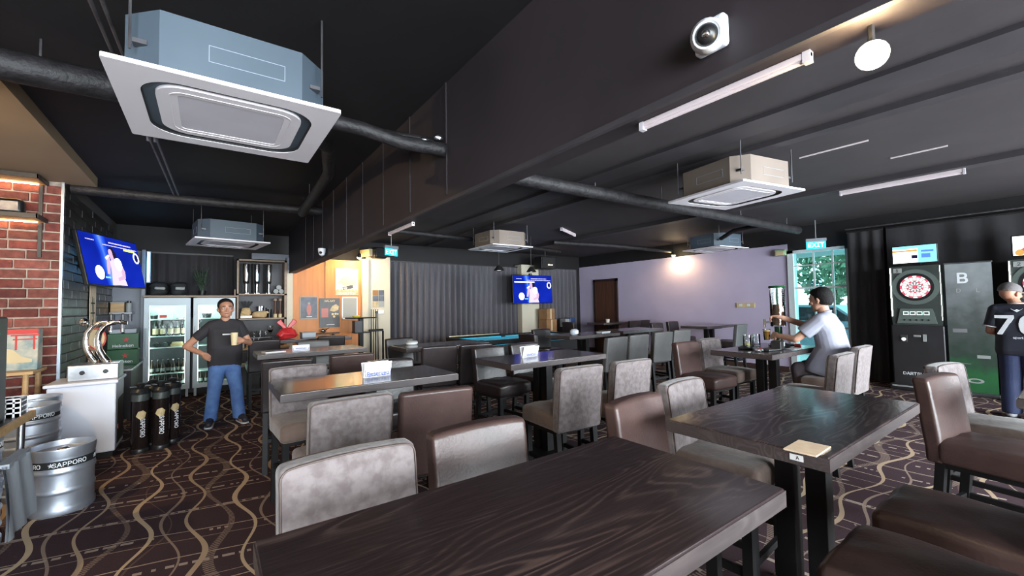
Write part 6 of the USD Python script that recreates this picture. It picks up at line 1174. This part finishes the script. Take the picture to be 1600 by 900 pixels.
# ---- seated person in a pale shirt, pouring beer
def person_pale():
    t = thing('person', 'person in pale short-sleeved shirt seated at the beer tower table, pouring beer', 'person', (5.645, 1.72, 0), 180)
    hT = T4(turn(-10, 6), (.0, -.105, 1.545))
    Lsh, Lel, Lwr = (.185, -.06, 1.315), (.275, -.27, 1.11), (.215, -.475, 1.135)
    Rsh, Rel, Rwr = (-.175, -.08, 1.325), (-.14, -.33, 1.255), (.130, -.455, 1.345)
    torso = add(hull(((-.085, .04, .815), .11), ((.085, .04, .815), .11), ((-.07, .0, 1.0), .115), ((.07, .0, 1.0), .115)), hull(((-.07, .0, 1.0), .115), ((.07, .0, 1.0), .115), ((-.095, -.04, 1.22), .10), ((.095, -.04, 1.22), .10)), hull(((-.095, -.04, 1.22), .10), ((.095, -.04, 1.22), .10), (Rsh, .06), (Lsh, .06)), hull((Rsh, .052), (Lsh, .052), ((0, -.055, 1.37), .055)))
    neck = chain(((0, -.055, 1.34), .060), ((0, -.09, 1.47), .054))
    leg = lambda s: chain((((s*.095), .04, .800), .10), ((s*.115, -.31, .765), .062), ((s*.12, -.27, .36), .043), ((s*.12, -.28, .34), .043))
    foot = lambda s: hull(((s*.12, -.26, .315), .04), ((s*.125, -.40, .29), .030))
    arms = add(chain((Lsh, .052), (Lel, .040), (Lwr, .028)), chain((Rsh, .052), (Rel, .040), (Rwr, .028)))
    hands = add(hand(Lwr, (-.45, -.85, .05), (.75, -.35, .5), .75, 1.0, -1), hand(Rwr, (.10, -.9, .05), (-.5, -.2, .85), .8, 1.0, 1))
    obj('body', skin_mesh(add(torso, neck, leg(1), leg(-1), foot(1), foot(-1), arms, hands, mx(head_parts(), hT)), .013, 5), 'skin_light', t, True)
    shirt = add(cut(hull(((-.10, .045, .74), .140), ((.10, .045, .74), .140), ((-.085, -.12, .775), .150), ((.085, -.12, .775), .150), ((-.078, -.005, 1.0), .134), ((.078, -.005, 1.0), .134)), (0, 0, .705), (0, .25, 1)), hull(((-.078, -.005, 1.0), .134), ((.078, -.005, 1.0), .134), ((-.10, -.04, 1.22), .116), ((.10, -.04, 1.22), .116)),
        cut(hull(((-.10, -.04, 1.22), .112), ((.10, -.04, 1.22), .112), (Rsh, .075), (Lsh, .075), ((0, -.055, 1.36), .068)), (0, -.11, 1.40), (0, .35, -1)), sleeve(Lsh, .082, (.245, -.205, 1.175), .080), sleeve(Rsh, .078, (-.152, -.26, 1.275), .072))
    s = obj('shirt', skin_mesh(shirt, .016, 5), 'shirt_pale', t, True)
    col = MB().tube([(.058*math.cos(a), -.072+.058*math.sin(a), 1.405+.018*math.sin(a)) for a in np.linspace(0, 2*PI, 22, endpoint=False)], .013, 7, True); obj('collar', col, 'shirt_pale', s, True)
    tl = lambda s: add(hull(((s*.095, .04, .785), .112), ((s*.117, -.31, .76), .080)), cut(hull(((s*.117, -.31, .76), .078), ((s*.12, -.27, .28), .066)), (0, 0, .40), (0, 0, 1)))
    obj('trousers', skin_mesh(add(tl(1), tl(-1)), .02, 5), 'trousers_dark', t, True)
    for q in (-1, 1):
        obj('shoe', skin_mesh(hull(((q*.12, -.24, .315), .047), ((q*.125, -.42, .295), .038)), .02, 3), 'shoe_dark', t, True)
    finish_person(t, hT, True, hair_cap(.050, -.04))
person_pale()

# ---- person in a navy jersey at the second dart machine, seen from behind
def person_navy():
    t = thing('person', 'person in navy numbered jersey standing with back turned at the second dart machine', 'person', (8.40, .56, 0), 84)
    hT = T4(turn(-28, 6), (.085, -.05, 1.585))
    Lsh, Lel, Lwr = (.205, .0, 1.375), (.265, .03, 1.10), (.225, -.20, 1.05)
    Rsh, Rel, Rwr = (-.185, .0, 1.375), (-.235, .02, 1.09), (-.15, -.20, 1.10)
    torso = add(hull(((-.085, .01, .90), .11), ((.10, .01, .90), .11), ((-.08, .0, 1.05), .11), ((.09, .0, 1.05), .11)), hull(((-.08, .0, 1.05), .11), ((.09, .0, 1.05), .11), ((-.10, 0, 1.28), .105), ((.12, 0, 1.28), .105)), hull(((-.10, 0, 1.28), .10), ((.12, 0, 1.28), .10), (Rsh, .062), (Lsh, .062)), hull((Rsh, .055), (Lsh, .055), ((.02, .005, 1.43), .055)))
    neck = chain(((.02, .0, 1.40), .062), ((.06, -.03, 1.50), .056))
    leg = lambda s: chain(((.01+s*.09, 0, .86), .105), ((.01+s*.105, -.02, .48), .065), ((.01+s*.11, .03, .09), .045))
    feet = add(*[hull(((.01+s*.11, .03, .06), .045), ((.01+s*.13, -.14, .04), .034)) for s in (-1, 1)])
    arms = add(chain((Lsh, .058), (Lel, .045), (Lwr, .031)), chain((Rsh, .058), (Rel, .045), (Rwr, .031)))
    hands = add(hand(Lwr, (-.15, -.9, .15), (.9, -.1, .1), .6, 1.0, -1), hand(Rwr, (.15, -.9, .2), (-.9, -.1, .1), .7, 1.0, 1))
    obj('body', skin_mesh(add(torso, neck, leg(1), leg(-1), feet, arms, hands, mx(head_parts(), hT)), .013, 5), 'skin', t, True)
    jersey = add(cut(hull(((-.09, .01, .86), .132), ((.105, .01, .86), .132), ((-.085, .0, 1.06), .128), ((.10, .0, 1.06), .128)), (0, 0, .80), (0, 0, 1)), hull(((-.085, .0, 1.06), .128), ((.10, .0, 1.06), .128), ((-.105, 0, 1.28), .118), ((.125, 0, 1.28), .118)),
        cut(hull(((-.105, 0, 1.28), .112), ((.125, 0, 1.28), .112), (Rsh, .078), (Lsh, .078), ((.02, .005, 1.41), .066)), (.02, .0, 1.462), (0, -.2, -1)), sleeve(Lsh, .082, (.252, .02, 1.155), .078), sleeve(Rsh, .082, (-.222, .015, 1.155), .078))
    s = obj('jersey', skin_mesh(jersey, .016, 5), 'jersey_navy', t, True)
    for p0, p1 in ((Lsh, (.252, .02, 1.155)), (Rsh, (-.222, .015, 1.155))):
        d = np.array(p1)-np.array(p0); d /= np.linalg.norm(d); U = np.cross(d, [0, 1, 0]); U /= np.linalg.norm(U); W = np.cross(d, U); c0 = np.array(p1)-d*.004
        obj('sleeve_cuff', tube_mesh([c0+.0765*(math.cos(a)*U+math.sin(a)*W) for a in np.linspace(0, 2*PI, 22, endpoint=False)], .009, 7, True), 'ink_white', s, True)
    obj('neck_trim', tube_mesh([(.02+.062*math.cos(a), .0+.062*math.sin(a), 1.452-.014*math.sin(a)*0-.2*.062*math.sin(a)*-1) for a in np.linspace(0, 2*PI, 22, endpoint=False)], .008, 7, True), 'ink_white', s, True)
    B = rot('z', 180)
    for txt, hh, z, mt, x, y in (('70', .235, 1.19, 'ink_white', .01, .130), ('sport', .026, 1.03, 'ink_white', .01, .131)):
        obj('jersey_lettering', MB().text(txt, hh, FRONT, B, t=(x, y-.004, z), depth=.010, bold=True), mt, s, False)
    obj('jersey_emblem', xf(prism_mesh(sg.Polygon([(-.05, .02), (-.02, .0), (0, .015), (.02, 0), (.05, .02), (.0, -.025)]), 0, .014), FRONT, B, t=(.01, .108, 1.375)), 'ink_white', s, False)
    tl = lambda q: add(hull(((.01+q*.085, .01, .86), .118), ((.01+q*.105, -.02, .48), .098)), cut(hull(((.01+q*.105, -.02, .48), .098), ((.01+q*.11, .03, .02), .088)), (0, 0, .06), (0, 0, 1)))
    obj('trousers', skin_mesh(add(tl(1), tl(-1), hull(((-.08, .01, .88), .115), ((.095, .01, .88), .115))), .02, 5), 'trousers_navy', t, True)
    for q in (-1, 1):
        sh = cut(hull(((.01+q*.11, .05, .055), .055), ((.01+q*.13, -.16, .045), .042)), (0, 0, .014), (0, 0, 1)); so = obj('shoe', skin_mesh(sh, .02, 3), 'sole_white', t, True); obj('sole', xf(prism_mesh(sg.LineString([(.01+q*.11, .055), (.01+q*.13, -.165)]).buffer(.052), 0, .018)), 'shoe_dark', so, False)
    finish_person(t, hT, True)
    cap = add(cut(hull(((0, .022, .05), .090), ((0, -.025, .05), .078), ((0, .03, .02), .086)), (0, 0, .022), (0, -.10, 1)), cut(hull(((.0, -.09, .035), .05), ((0, -.145, .025), .042)), (0, 0, .024), (0, -.1, 1)) ^ cut(hull(((.0, -.09, .035), .05), ((0, -.145, .025), .042)), (0, 0, .040), (0, .1, -1)))
    obj('cap', skin_mesh(mx(cap, hT), .012, 3), 'cap_grey', t, True)
person_navy()
